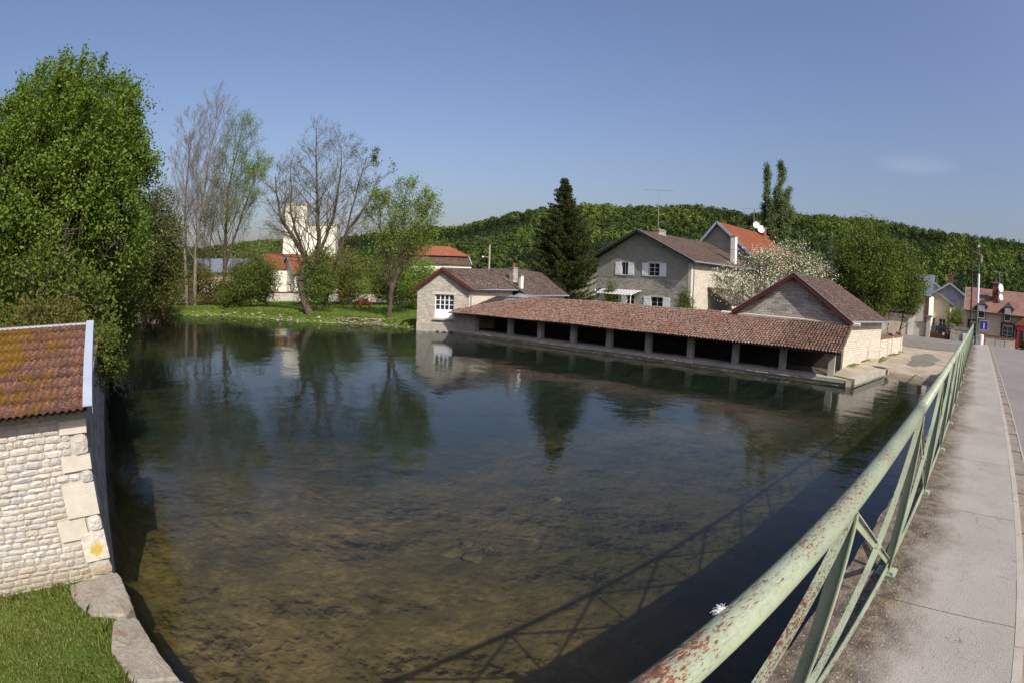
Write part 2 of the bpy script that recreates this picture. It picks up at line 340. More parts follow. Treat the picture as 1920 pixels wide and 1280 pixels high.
sub(bed, 'river_bed', M['bed']); sub(grass, 'meadow_ground', M['meadow']); sub(rampm, 'slipway', M['ramp']); sub(town, 'village_ground', M['asphalt'])
# patched tarmac on the slipway
def gz(x, y): return float(ground_h(np.array([[x]], float), np.array([[y]], float))[0][0, 0])
t = NT('patched_tarmac'); n1 = t.noise(1.2, 5); n2 = t.noise(50, 3); c = t.mix(t.rng(n1, .35, .65), (.15, .135, .115), (.20, .18, .15)); c = t.mix(t.rng(n2, .4, .7, 0, .4), c, (.1, .09, .08)); M['patch'] = t.fin(c, .9, t.bump(n2, .4, .02), .2)
def patch(cx, cy, rx, ry, seed, name='tarmac_patch'):
    r = random.Random(seed); nr = 7; na = 28; vs = []; fs = []
    rad = [1+.12*math.sin(2*k/na*6.28+seed)+.07*math.sin(5*k/na*6.28+2*seed)+r.uniform(-.06, .06) for k in range(na)]
    for i in range(nr+1):
        for k in range(na):
            a = k/na*6.28318; q = i/nr*rad[k]; x = cx+rx*q*math.cos(a); y = cy+ry*q*math.sin(a); vs.append((x, y, gz(x, y)+.02+(-.03 if i == nr else 0)))
    for i in range(nr):
        for k in range(na): a = i*na+k; b = i*na+(k+1) % na; fs.append((a, a+na, b+na, b))
    m = MB(); m.add(vs, fs); o = m.build(name, M['patch'], smooth=True); tag(o, kind='structure')
patch(47.5, 4.6, 4.2, 1.5, 1); patch(44.2, 5.0, 1.3, .8, 2)
# street beyond the slipway
m = MB(); 
for i in range(16):
    y0 = 14-i; y1 = y0-1; q = [(x, y, gz(x, y)+.03) for x, y in ((56, y0), (56, y1), (64, y1), (64, y0))]; m.add(q, [(0, 1, 2, 3)])
o = m.build('street', M['patch'], smooth=True); tag(o, kind='structure')

# ---------------- water ----------------
t = NT('river_water'); t.t.nodes.remove(t.b)
x, y, z = t.sep(); 
w1 = t.noise(1.1, 3, .5, t.mapv((1.0, .55, 1))); w2 = t.noise(5.5, 3, .55, t.mapv((1, .6, 1))); w3 = t.noise(.22, 3, .5)
amp = t.rng(w3, .35, .65, .25, 1.0); near_bridge = t.rng(y, 12, 3, 0, 1.0)
h = t.math('MULTIPLY', t.math('ADD', t.math('MULTIPLY', w1, .8), t.math('MULTIPLY', w2, .20)), t.math('ADD', amp, t.math('MULTIPLY', near_bridge, .3)))
bp = t.n('ShaderNodeBump'); bp.inputs['Strength'].default_value = .55; bp.inputs['Distance'].default_value = .05; t.l(h, bp.inputs['Height'])
gl = t.n('ShaderNodeBsdfGlossy'); gl.inputs['Roughness'].default_value = .03; gl.inputs[0].default_value = (.74, .76, .80, 1); t.l(bp.outputs[0], gl.inputs['Normal'])
tp = t.n('ShaderNodeBsdfTransparent'); tp.inputs[0].default_value = (.90, .87, .70, 1)
df = t.n('ShaderNodeBsdfDiffuse'); df.inputs[0].default_value = (.014, .024, .024, 1)
m1 = t.n('ShaderNodeMixShader'); m1.inputs[0].default_value = .10; t.l(tp.outputs[0], m1.inputs[1]); t.l(df.outputs[0], m1.inputs[2])
fr = t.n('ShaderNodeFresnel'); fr.inputs[0].default_value = 1.333; t.l(bp.outputs[0], fr.inputs['Normal'])
m2 = t.n('ShaderNodeMixShader'); t.l(fr.outputs[0], m2.inputs[0]); t.l(m1.outputs[0], m2.inputs[1]); t.l(gl.outputs[0], m2.inputs[2]); t.l(m2.outputs[0], t.o.inputs[0])
M['water'] = t.m
m = MB(); m.add([(-1.2, -60, 0), (40, -60, 0), (40, 84, 0), (-1.2, 84, 0)], [(0, 1, 2, 3)]); o = m.build('river_water', M['water']); tag(o, kind='structure')
# rocks lying on the river bed
def rock_mesh(name, seed, mat, flat=.6, sub=1):
    import bmesh
    bm = bmesh.new(); bmesh.ops.create_icosphere(bm, subdivisions=sub, radius=1); r = random.Random(seed)
    for v in bm.verts: v.co *= r.uniform(.72, 1.15); v.co.z *= flat
    me = bpy.data.meshes.new(name); bm.to_mesh(me); bm.free(); me.materials.append(mat); return me
M['rock_wet'] = m_plain('wet_rock', (.16, .14, .08), (.07, .065, .035), 3, .9, .5)
M['rock_dry'] = m_plain('bank_rock', (.34, .29, .22), (.17, .14, .10), 3, .9, .6)
RK = [rock_mesh('river_rock', s, M['rock_wet'], .55, 2) for s in range(4)]
for i, (x, y, s) in enumerate([(6.05, 8.35, .30), (6.45, 8.45, .22), (6.2, 7.95, .26), (6.7, 8.1, .15), (9.9, 9.4, .24)]):
    o = bpy.data.objects.new('river_rock', RK[i % 4]); C.objects.link(o); o.location = (x, y, gz(x, y)+.02); o.scale = (s, s*.8, s*.7); o.rotation_euler = (0, 0, i*1.3)
    tag(o, 'dark rounded rock lying under the shallow water on the river bed', 'rock', 'rocks on the river bed')

# ---------------- bridge deck ----------------
t = NT('sidewalk_concrete'); x, y, z = t.sep(); n1 = t.noise(1.2, 5, .65); n2 = t.noise(9, 5, .7); n3 = t.noise(60, 3, .7)
c = t.mix(t.rng(n1, .35, .65), (.300, .278, .246), (.245, .228, .203)); c = t.mix(t.rng(n2, .55, .75, 0, .5), c, (.24, .21, .18)); c = t.mix(t.rng(n3, .5, .72, 0, .45), c, (.20, .18, .155))
vc = t.n('ShaderNodeTexVoronoi'); vc.feature = 'DISTANCE_TO_EDGE'; vc.inputs['Scale'].default_value = .55; dv = t.n('ShaderNodeVectorMath'); dv.operation = 'ADD'; nc = t.n('ShaderNodeTexNoise'); nc.inputs['Scale'].default_value = 3.5; nc.inputs['Detail'].default_value = 6; t.l(t.pos, nc.inputs[0]); t.l(t.pos, dv.inputs[0]); t.l(nc.outputs['Color'], dv.inputs[1]); t.l(dv.outputs[0], vc.inputs['Vector'])
crk = t.math('MULTIPLY', t.rng(vc.outputs['Distance'], .0035, .0, 0, 1), t.rng(n1, .48, .56)); c = t.mix(crk, c, (.09, .08, .07))
n7 = t.noise(2.2, 6, .8, dist=.5); c = t.mix(t.rng(n7, .56, .72, 0, .55), c, (.17, .15, .13)); c = t.mix(t.rng(n7, .40, .28, 0, .5), c, (.36, .335, .31)); n8 = t.noise(140, 2, .6); c = t.mix(t.rng(n8, .56, .66, 0, .7), c, (.44, .42, .38)); n9 = t.noise(95, 2, .6); c = t.mix(t.rng(n9, .58, .66, 0, .6), c, (.13, .115, .10))
edge = t.rng(t.math('ADD', y, t.math('MULTIPLY', t.math('SUBTRACT', n1, .5), .9)), -.12, .24)
d = t.mix(t.rng(n2, .38, .6), (.17, .14, .105), (.075, .06, .047)); n4 = t.noise(48, 3, .6); d = t.mix(t.rng(n4, .62, .68, 0, .8), d, (.50, .48, .45)); n5 = t.noise(3, 4); d = t.mix(t.rng(n5, .6, .7, 0, .5), d, (.22, .14, .04))
c = t.mix(edge, c, d); M['sidewalk'] = t.fin(c, .93, t.bump(t.math('ADD', t.math('MULTIPLY', n3, .5), t.math('MULTIPLY', t.math('MULTIPLY', edge, n4), 1.4)), .55, .02), .15)
M['kerb'] = m_plain('kerb_stone', (.36, .33, .285), (.29, .26, .22), 2.5, .9, .35, 30)
M['gutter'] = m_plain('gutter_concrete', (.24, .205, .17), (.16, .135, .11), 3, .93, .6, 22)
t = NT('road_asphalt'); n1 = t.noise(.5, 4); n2 = t.noise(90, 2, .7); c = t.mix(t.rng(n1, .35, .65), (.215, .197, .187), (.175, .162, .152)); c = t.mix(t.rng(n2, .4, .7, 0, .5), c, (.13, .12, .11)); M['road'] = t.fin(c, .93, t.bump(n2, .5, .012), .15)
DZ = 2.75
sw = tag(MB().box(-12, -.78, DZ-.30, 40, .645, DZ-.035).build('sidewalk', M['concrete_d']), kind='structure')
xs = [3.55-2.115*k for k in range(3, 0, -1)]+[3.55+2.115*k for k in range(0, 19)]
for i in range(len(xs)-1):
    a, b = xs[i]+.005, min(xs[i+1]-.005, 40.)
    m = MB(); n_ = 12; ed = [(a+(b-a)*k/n_, .655+.010*math.sin((a+(b-a)*k/n_)*9)+R.uniform(-.012, .010)) for k in range(n_+1)]
    bot = [(a, -.786), (b, -.786)]+ed[::-1]
    vs = [(p[0], p[1], DZ-.034) for p in bot]+[(p[0], p[1], DZ) for p in bot]; N_ = len(bot); fs = [tuple(range(N_))[::-1], tuple(range(N_, 2*N_))]+[(k, (k+1) % N_, N_+(k+1) % N_, N_+k) for k in range(N_)]
    m.add(vs, fs); m.build('paving_slab', M['sidewalk'], sw)
kb = tag(MB().box(-12, -.862, DZ-.4, 40, -.79, DZ-.04).build('kerb', M['concrete_d']), kind='structure')
for i in range(41): a = -2+i*1.0+.3; o = MB().box(a+.003, -.864, DZ-.039, a+.997, -.7885, DZ+.002+.002*math.sin(i*1.7)).build('kerb_stone', M['kerb'], kb)
gt = tag(MB().box(-12, -1.06, DZ-.4, 40, -.8645, DZ-.07).build('gutter', M['gutter']), kind='structure')
for i in range(95): a = -2+i*.44; MB().box(a+.006, -1.055, DZ-.069, a+.434, -.868, DZ-.045+.006*math.sin(i*2.3)).build('gutter_stone', M['gutter'], gt)
tag(MB().box(-12, -1.092, DZ-.3, 40, -1.0605, DZ-.040).build('road_edge', M['kerb']), kind='structure')
tag(MB().box(-12, -7.2, DZ-.35, 40, -1.0925, DZ-.045).build('road', M['road']), kind='structure')
br = thing('stone_bridge', 'flat concrete road bridge deck crossing the river under the railing', 'bridge', (18, -3, 0))
MB().box(-.6, .30, 2.0, 40, .60, DZ-.301).build('edge_beam', M['concrete_d'], br); MB().box(-.6, -7.6, 2.0, 40, -7.3, DZ+.1).build('edge_beam', M['concrete_d'], br)
MB().box(-.6, -7.3, 2.1, 36.5, .30, DZ-.351).build('deck_slab', M['concrete_d'], br)
for xx in (11.8, 24): MB().box(xx-.5, -7.0, -1.4, xx+.5, -.1, 2.1).build('pier', M['concrete_d'], br)
MB().box(-2.2, -7.6, -1.5, -.6, .45, 2.34).build('abutment', M['lime_grey'], br); MB().box(36.5, -7.6, -1, 40, .55, 2.34).build('abutment', M['lime_grey'], br)
MB().box(-40, -9, -.5, -2.2, .3, 2.34).build('approach', M['lime_grey'], br)
# road going down from the bridge into the village
m = MB(); prof = [(40, 2.70), (44, 2.40), (49, 1.90), (54, 1.50), (60, 1.26), (66, 1.22)]
for (x0, z0), (x1, z1) in zip(prof[:-1], prof[1:]): m.prism([(x0, -7.6, -.2), (x1, -7.6, -.2), (x1, .3, -.2), (x0, .3, -.2)], [(x0, -7.6, z0), (x1, -7.6, z1), (x1, .3, z1), (x0, .3, z0)])
tag(m.build('approach_road', M['road']), kind='structure')

# grit and dry leaf scraps lying on the pavement
M['grit'] = m_leaf('grit', (.06, .045, .03), (.30, .27, .22), 0, .9, (.22, .11, .04), .1)
g = np.random.default_rng(55); n = 2600; x = .8+g.random(n)**1.6*20; y = np.where(g.random(n) < .55, .60-g.random(n)**1.5*.5, g.uniform(-1.5, .3, n)); zz = np.where(y < -1.05, DZ-.045, np.where(y < -.865, DZ-.035, DZ))+.003
V_, F_ = (lambda P, N, s: (np.stack([P-np.stack([np.cos(N), np.sin(N), 0*N], 1)*s[:, None], P-np.stack([-np.sin(N), np.cos(N), 0*N-.3], 1)*s[:, None]*.5, P+np.stack([np.cos(N), np.sin(N), 0*N+.25], 1)*s[:, None], P+np.stack([-np.sin(N), np.cos(N), 0*N], 1)*s[:, None]*.5], 1).reshape(-1, 3), np.arange(4*len(P)).reshape(-1, 4)))(np.stack([x, y, zz], 1), g.uniform(0, 6.28, n), g.uniform(.002, .008, n))
tag(npmesh('pavement_grit', V_, F_, M['grit'], None, g.random(n)), kind='stuff')

# ---------------- railing ----------------
t = NT('flaking_green_paint'); x, y, z = t.sep(); n1 = t.noise(2.6, 4, .6); n2 = t.noise(105, 4, .72, t.mapv((.35, 1, 1))); n3 = t.noise(170, 3, .7, t.mapv((.4, 1, 1)))
ge = t.n('ShaderNodeSeparateXYZ'); t.l(t.nrm, ge.inputs[0])
c = t.mix(t.rng(n1, .35, .65), (.285, .325, .225), (.225, .265, .185))
topn = t.rng(ge.outputs[2], .1, .95); near = t.math('MULTIPLY', t.rng(x, 4.2, 0.6, .0, .17), topn)           # the pipe is most rusted where hands and weather wear it by the camera end
wear = t.math('ADD', t.math('ADD', t.math('MULTIPLY', n2, .72), t.math('MULTIPLY', n3, .30)), t.math('ADD', t.math('MULTIPLY', t.math('SUBTRACT', n1, .5), .42), t.math('MULTIPLY', near, .75)))
under = t.rng(ge.outputs[2], -.35, -.8, 0, .12); wear = t.math('ADD', wear, under)
c = t.mix(t.rng(wear, .615, .635), c, (.26, .24, .17)); c = t.mix(t.rng(wear, .635, .665), c, t.mix(t.rng(n3, .4, .6), (.21, .075, .028), (.075, .042, .03)))
M['rail'] = t.fin(c, t.rng(wear, .58, .64, .42, .9), t.bump(t.rng(wear, .55, .62, 1, 0), .5, .004), .4)
RY = .357
rl = thing('bridge_railing', 'pale green flaking steel railing with pipe handrail running along the bridge sidewalk', 'railing', (1.86, RY, DZ))
MB().tube([(-2.2, .362, 3.945), (3.90, .362, 3.945)], .0425, 24).build('handrail', M['rail'], rl, True); MB().tube([(3.87, .362, 3.9455), (3.97, .362, 3.9455)], .0440, 24).build('handrail_joint', M['rail'], rl, True)
MB().tube([(3.94, .362, 3.945), (39.1, .362, 3.945)], .0425, 16).build('handrail', M['rail'], rl, True)
PX = [1.86-2*2.065+2.065*k for k in range(21)]; BZ = DZ+.085
for k, px in enumerate(PX):
    a = Vector((px, RY, DZ+.03)); b = Vector((px, RY, 3.905))
    # T section: broad web square to the rail line, narrow flange along it
    m = MB(); m.obox((a+b)/2, (.0035, 0, 0), (0, .030, 0), (b-a)/2); m.obox((a+b)/2+Vector((-.0038, -.0302, 0)), (.020, 0, 0), (0, .0033, 0), (b-a)/2*.995)
    m.build('post', M['rail'], rl)
    m = MB(); m.box(px-.07, .265, DZ+.0015, px+.07, .43, DZ+.012); m.box(px-.045, .285, DZ+.0122, px+.045, .41, DZ+.030); m.build('base_plate', M['rail'], rl)
    MB().lathe((px-.052, .285, DZ+.0124), [(.011, 0), (.011, .012)], 6).build('bolt', M['rail'], rl); MB().lathe((px+.052, .285, DZ+.0124), [(.011, 0), (.011, .012)], 6).build('bolt', M['rail'], rl)
    if k < len(PX)-1:
        qx = PX[k+1]; mz = (3.895+BZ)/2; mid = Vector(((px+qx)/2, RY, mz))
        for (xa, za, xb, zb, off) in ((px+.02, 3.895, qx-.02, BZ+.01, .0095), (px+.02, BZ+.01, qx-.02, 3.895, -.0095)):
            A = Vector((xa, RY+off, za)); B = Vector((xb, RY+off, zb)); nn_ = (B-A).normalized().cross(Vector((0, 1, 0))).normalized()
            if nn_.z < 0: nn_ = -nn_
            m = MB(); m.obox((A+B)/2, (B-A)/2, (0, .0035, 0), nn_*.0185); m.obox((A+B)/2+nn_*.0205, (B-A)/2*.99, (0, .0180, 0), nn_*.0028); m.build('brace', M['rail'], rl)
        MB().tube([mid+Vector((0, -.016, 0)), mid+Vector((0, .016, 0))], .047, 10).build('gusset', M['rail'], rl); MB().tube([mid+Vector((0, -.032, 0)), mid+Vector((0, -.0165, 0))], .012, 6).build('rivet', M['rail'], rl)
        m = MB(); m.obox(((px+qx)/2, RY-.006, BZ-.02), ((qx-px)/2-.006, 0, 0), (0, .004, 0), (0, 0, .019)); m.build('bottom_rail', M['rail'], rl); MB().obox(((px+qx)/2, RY-.004, BZ-.042), ((qx-px)/2-.008, 0, 0), (0, .018, 0), (0, 0, .003)).build('bottom_rail', M['rail'], rl)
# white fluff caught on the handrail
t = NT('white_down'); M['down'] = t.fin((.8, .78, .76), .8)
fl = MB(); r = random.Random(3); c0 = Vector((.94, .395, 3.970))
for i in range(260):
    d = Vector((r.gauss(0, 1), r.gauss(.6, .8), r.gauss(.25, .8))).normalized(); L = r.uniform(.004, .017); w = r.uniform(.00022, .0005); s_ = c0+Vector((r.gauss(0, .005), r.gauss(0, .003), r.gauss(.0, .003)))
    mid = s_+d*L*.6+Vector((0, 0, r.uniform(-.002, .003))); fl.tube([s_, mid, s_+d*L+Vector((r.gauss(0, .003), 0, -.002))], [w, w*.8, w*.4], 3, False)
o = fl.build('feather_tuft', M['down'], org=(c0.x, c0.y, c0.z)); tag(o, 'small tuft of white down stuck to the rusty green handrail', 'feather')

# ---------------- left bank: shed, walls, coping ----------------
t = NT('shed_stone'); oi = t.n('ShaderNodeObjectInfo'); n1 = t.noise(14, 5, .7); n2 = t.noise(45, 4, .75); z = t.sep()[2]
c = t.ramp(oi.outputs['Random'], [(.0, (.47, .44, .39)), (.3, (.60, .56, .49)), (.5, (.44, .44, .43)), (.75, (.62, .59, .53)), (1, (.50, .43, .33))])
c = t.mix(t.rng(n1, .45, .7, 0, .6), c, (.42, .37, .30)); c = t.mix(t.rng(n2, .5, .75, 0, .5), c, (.33, .29, .23)); damp = t.math('ADD', z, t.math('MULTIPLY', t.math('SUBTRACT', n1, .5), .5))
c = t.mix(t.rng(damp, .95, .45, 0, .6), c, (.30, .23, .12)); M['shedstone'] = t.fin(c, .95, t.bump(t.math('ADD', n1, t.math('MULTIPLY', n2, .6)), .9, .03), .12)
t = NT('lichen_stone'); n1 = t.noise(12, 5, .7); tcn = t.n('ShaderNodeTexCoord'); vv = t.n('ShaderNodeVectorMath'); vv.operation = 'LENGTH'; t.l(t.mapv((6.5, 0, 7.5), tcn.outputs['Object'], loc=(-.15, 0, .35)), vv.inputs[0])
nz_ = t.noise(30, 4, .8); q = t.math('ADD', vv.outputs['Value'], t.math('MULTIPLY', t.math('SUBTRACT', nz_, .5), 1.7)); c = t.mix(t.rng(n1, .4, .7), (.62, .58, .50), (.42, .37, .29)); c = t.mix(t.rng(q, .55, .85, .9, 0), c, (.50, .34, .04)); M['lichenstone'] = t.fin(c, .95, t.bump(n1, .8, .03), .12)
M['ashlar'] = m_plain('ashlar', (.58, .535, .45), (.50, .46, .38), 4, .9, .35, 40)
M['mortar'] = m_plain('lime_mortar', (.50, .46, .39), (.42, .38, .31), 4, .95, .6, 35)
sh = thing('stone_shed', 'small limestone shed with mossy clay tile roof beside the bridge', 'shed', (-2.2, 9.2, .4))
WX = -.52; ZB = .38; ZT = 2.86; YW = 8.0
wl = MB().box(-4.6, YW+.03, ZB-1.6, WX-.03, YW+.40, ZT).build('wall', M['mortar'], sh)
# river-side gable, rendered
m = MB(); ye, yr = YW+.03, 10.5
m.prism([(WX-.40, ye+.38, -1.2), (WX-.02, ye+.38, -1.2), (WX-.02, ye+.38, ZT), (WX-.40, ye+.38, ZT)], [(WX-.40, yr, -1.2), (WX-.02, yr, -1.2), (WX-.02, yr, 3.52), (WX-.40, yr, 3.52)]); m.build('gable_wall', M['lime_grey'], sh)
MB().box(-4.6, yr-.3, -.5, WX-.42, yr, 3.5).build('back_wall', M['mortar'], sh)
# individual stones
import bmesh
def stone_mesh(seed, rough=.10):
    r = random.Random(seed); nx_, nz2 = 4, 3; vs = []; fs = []
    for j in range(nz2+1):
        for i in range(nx_+1):
            u = i/nx_*2-1; v = j/nz2*2-1; e = max(abs(u), abs(v)); 
            if e > .99: dy = 0.; u2 = u*(1-abs(v)**4*.10)+r.uniform(-.05, .05); v2 = v*(1-abs(u)**4*.22)+r.uniform(-.10, .10)
            else: dy = -1+r.uniform(-.7, .55); u2 = u+r.uniform(-.08, .08); v2 = v+r.uniform(-.12, .12)
            vs.append((u2*.5, dy, v2*.5))
    for j in range(nz2):
        for i in range(nx_): a = j*(nx_+1)+i; fs.append((a, a+1, a+nx_+2, a+nx_+1))
    n = len(vs); ring = [i for i in range(nx_+1)]+[(j+1)*(nx_+1)-1 for j in range(1, nz2+1)]+[nz2*(nx_+1)+i for i in range(nx_-1, -1, -1)]+[j*(nx_+1) for j in range(nz2-1, 0, -1)]
    for q in ring: vs.append((vs[q][0]*1.0, .8, vs[q][2]*1.0))
    for k in range(len(ring)): a = ring[k]; b = ring[(k+1) % len(ring)]; fs.append((b, a, n+k, n+(k+1) % len(ring)))
    me = bpy.data.meshes.new('stone'); me.from_pydata(vs, [], fs); me.materials.append(M['shedstone']); return me
SM = [stone_mesh(i) for i in range(10)]
z = ZB; rows = []; r = random.Random(5)
# quoins: (bottom z, width, height) stacked on the corner
qz = [(0.40, .36, .24, 's'), (0.65, .40, .45, 'L'), (1.115, .23, .235, 's'), (1.365, .52, .47, 'A'), (1.85, .20, .175, 's'), (2.04, .46, .20, 'A'), (2.26, .27, .28, 's'), (2.555, .42, .19, 'A')]
for zb, w, hh, kind in qz:
    if kind == 'A' or kind == 'L':
        m = MB(); j = lambda: r.uniform(-.008, .008)
        m.prism([(WX-w+j(), YW-.012, zb+j()), (WX+j(), YW-.012, zb+j()), (WX+j(), YW+.36, zb), (WX-w, YW+.36, zb)], [(WX-w+j(), YW-.012, zb+hh+j()), (WX+j(), YW-.012, zb+hh+j()), (WX+j(), YW+.36, zb+hh), (WX-w, YW+.36, zb+hh)])
        o = m.build('stone', M['ashlar'], wl)
        if kind == 'L':
            o.data.materials[0] = M['lichenstone']; o2 = o; o2.data.transform(Matrix.Translation(Vector((ORG[wl.name][0]-(WX-w/2), ORG[wl.name][1]-YW, ORG[wl.name][2]-(zb+hh/2))))); o2.location = (WX-w/2-ORG[wl.name][0], YW-ORG[wl.name][1], zb+hh/2-ORG[wl.name][2])
    else: inst('stone', SM[r.randrange(10)], wl, (WX-w/2, YW, zb+hh/2), (0, 0, 0), (w-.012, .014, hh-.012))
o = MB().prism([(WX-.70, YW-.008, 1.03), (WX-.25, YW-.010, 1.03), (WX-.25, YW+.3, 1.03), (WX-.70, YW+.3, 1.03)], [(WX-.72, YW-.008, 1.31), (WX-.26, YW-.010, 1.34), (WX-.26, YW+.3, 1.34), (WX-.72, YW+.3, 1.31)]).build('stone', M['ashlar'], wl)
def quoin_w(z):
    if 1.02 < z < 1.33: return .72
    for zb, w, hh, k in qz:
        if zb-.005 <= z < zb+hh: return w
    return 0
z = ZB+.02; cnt = 0
while z < ZT-.05:
    hh = r.uniform(.062, .112); 
    if z+hh > ZT: hh = ZT-z
    wq = max(quoin_w(z+.01), quoin_w(z+hh-.01)); x = WX-wq-.012
    while x > -2.55 and cnt < 292:
        w = r.uniform(.10, .34); dz = .012*math.sin(x*3+z*2)
        inst('stone', SM[r.randrange(10)], wl, (x-w/2, YW+.012, z+hh/2+dz), (0, r.uniform(-.03, .03), 0), (w-.010, .005+.008*r.random(), hh-.006-.005*r.random())); cnt += 1; x -= w
    z += hh
MB().box(-4.6, YW-.01, ZT, WX+.0, YW+.42, ZT+.07).build('wall_plate', M['dark'], sh)
MB().box(-4.6, YW-.20, ZT+.03, WX+.06, YW-.172, ZT+.12).build('fascia', M['dark'], sh)
# roof, pitch 23 degrees, moss and lichen
t = NT('mossy_clay'); oi = t.n('ShaderNodeObjectInfo'); n1 = t.noise(2.1, 5, .65); n2 = t.noise(16, 5, .75); n3 = t.noise(38, 3, .7); xx = t.sep()[0]; yy = t.sep()[1]
c = t.mix(oi.outputs['Random'], (.19, .083, .053), (.115, .053, .038)); c = t.mix(t.rng(n2, .42, .60, 0, .85), c, (.05, .036, .03)); c = t.mix(t.rng(n3, .58, .66, 0, .75), c, (.42, .39, .36)); c = t.mix(t.rng(t.noise(7, 3), .62, .70, 0, .8), c, (.38, .12, .04))
mo = t.math('ADD', n1, t.rng(xx, -.7, -2.2, -.13, .10)); moss = t.mix(t.rng(n2, .35, .65), (.21, .105, .018), (.075, .052, .012)); c = t.mix(t.rng(t.math('ADD', mo, t.math('MULTIPLY', t.math('SUBTRACT', n3, .5), .35)), .47, .55), c, moss)
M['mossyclay'] = t.fin(c, .9, t.bump(t.math('ADD', n2, n3), .8, .02), .15)
pa = math.radians(18); sd_ = Vector((0, math.cos(pa), math.sin(pa))); nrm = Vector((0, -math.sin(pa), math.cos(pa))); E0 = Vector((WX+.05, YW-.26, ZT+.06))
rf = MB(); A = E0+Vector((0, 0, 0)); B = E0+Vector((-4.4, 0, 0)); Lr = 2.85
rf.prism([A-nrm*.05, B-nrm*.05, B+sd_*Lr-nrm*.05, A+sd_*Lr-nrm*.05], [A, B, B+sd_*Lr, A+sd_*Lr]); rfo = rf.build('roof', M['dark'], sh)
def wave_tile():
    vs = []; nu = 16; 
    for j in range(2):
        for i in range(nu+1):
            u = i/nu; h = .016*(1+math.cos(2*math.pi*(u*2.0)))**1.0+(.034 if j == 0 else .002); vs.append((u-.5, j, h))
    fs = [(i, i+1, nu+2+i, nu+1+i) for i in range(nu)]
    n = len(vs)
    for i in range(nu+1): vs.append((vs[i][0], 0, vs[i][2]-.026))
    fs += [(n+i, n+i+1, i+1, i) for i in range(nu)]
    me = bpy.data.meshes.new('tile'); me.from_pydata(vs, [], fs); me.polygons.foreach_set('use_smooth', [True]*nu+[False]*nu); me.materials.append(M['mossyclay']); return me
WT = wave_tile(); r = random.Random(9)
for j in range(9):
    for i in range(18):
        p = E0+sd_*(.325*j-.03)+Vector((-.02-.225*(i+.5), 0, 0))+nrm*(.006+r.uniform(0, .008))
        inst('tile', WT, rfo, p, (pa+r.uniform(-.012, .012), r.uniform(-.015, .015), r.uniform(-.012, .012)), (.228, .355, 1))
M['mossclump'] = m_leaf('moss_clump', (.05, .035, .008), (.26, .14, .02), 0.1, .9, spec=.05)
# moss cushions: little tufts sitting on the tiles
def quads(P, N, size, asp=1.0, tw=None, rg=rng):
    n = len(P); N = N/np.linalg.norm(N, axis=1, keepdims=True); a = rg.normal(size=(n, 3)); a -= N*(a*N).sum(1, keepdims=True); a /= np.linalg.norm(a, axis=1, keepdims=True); b = np.cross(N, a)
    s = (size if hasattr(size, '__len__') else np.full(n, size))[:, None]
    V = np.stack([P-a*s, P-b*s*asp*.55+N*s*.12, P+a*s, P+b*s*asp*.55+N*s*.12], 1).reshape(-1, 3); return V, np.arange(4*n).reshape(n, 4)
k = 5200; u = rng.uniform(.05, 4.0, k); v = rng.uniform(.0, 2.8, k); keep = (vnoise(u*2.1, v*2.1, 1.6, 5)+.10*(u-1.7) > -.05); u = u[keep]; v = v[keep]
P = np.array(E0)[None]+np.array(sd_)[None]*v[:, None]+np.array([-1, 0, 0.])[None]*u[:, None]+np.array(nrm)[None]*rng.uniform(.03, .062, len(u))[:, None]
Vq, Fq = quads(P, rng.normal(size=(len(u), 3))+np.array([0, -.4, 1.2]), rng.uniform(.008, .02, len(u))); tag(npmesh('moss', Vq, Fq, M['mossclump'], rfo, rng.random(len(Fq))), kind='stuff')
T0 = E0+sd_*Lr
m = MB(); m.prism([T0+Vector((.04, -.08, .02)), T0+Vector((.04, .30, -.02)), T0+Vector((-4.4, .30, -.02)), T0+Vector((-4.4, -.08, .02))], [T0+Vector((.04, -.08, .055)), T0+Vector((.04, .30, .03)), T0+Vector((-4.4, .30, .03)), T0+Vector((-4.4, -.08, .055))]); m.build('ridge_flashing', M['zinc_blue'], sh)
m = MB(); a = E0+Vector((-.045, 0, 0))+nrm*.075-sd_*.05
for (x0, x1, q0, q1) in ((0, .135, 0, .012), (.135, .143, -.11, .012)):
    L2 = sd_*(Lr+.05); b0 = [a+Vector((x0, 0, 0))+nrm*q0, a+Vector((x1, 0, 0))+nrm*q0, a+Vector((x1, 0, 0))+nrm*q0+L2, a+Vector((x0, 0, 0))+nrm*q0+L2]; m.prism(b0, [p+nrm*(q1-q0) for p in b0])
m.build('verge_flashing', M['zinc_blue'], sh)
SHK = .22; SHM = Matrix(((1, 0, 0, 0), (SHK, 1, 0, -SHK*(WX-ORG[sh.name][0])), (0, 0, 1, 0), (0, 0, 0, 1)))   # the front wall is not square to the river side
for o in list(sh.children): o.matrix_parent_inverse = SHM @ o.matrix_parent_inverse
# garden wall carrying on behind the shed along the water
gw = thing('garden_wall', 'dark damp stone wall along the water behind the tiled shed', 'wall', (-.7, 18, 0))
MB().box(-1.0, 10.52, -1.4, -.54, 30, 2.72).build('masonry', M['lime_grey'], gw)
r = random.Random(2); y = 10.55
while y < 29.6: L = r.uniform(.7, 1.1); MB().box(-1.06, y, 2.722, -.49, min(y+L-.02, 30), 2.80+r.uniform(-.01, .015)).build('capstone', M['concrete_d'], gw); y += L
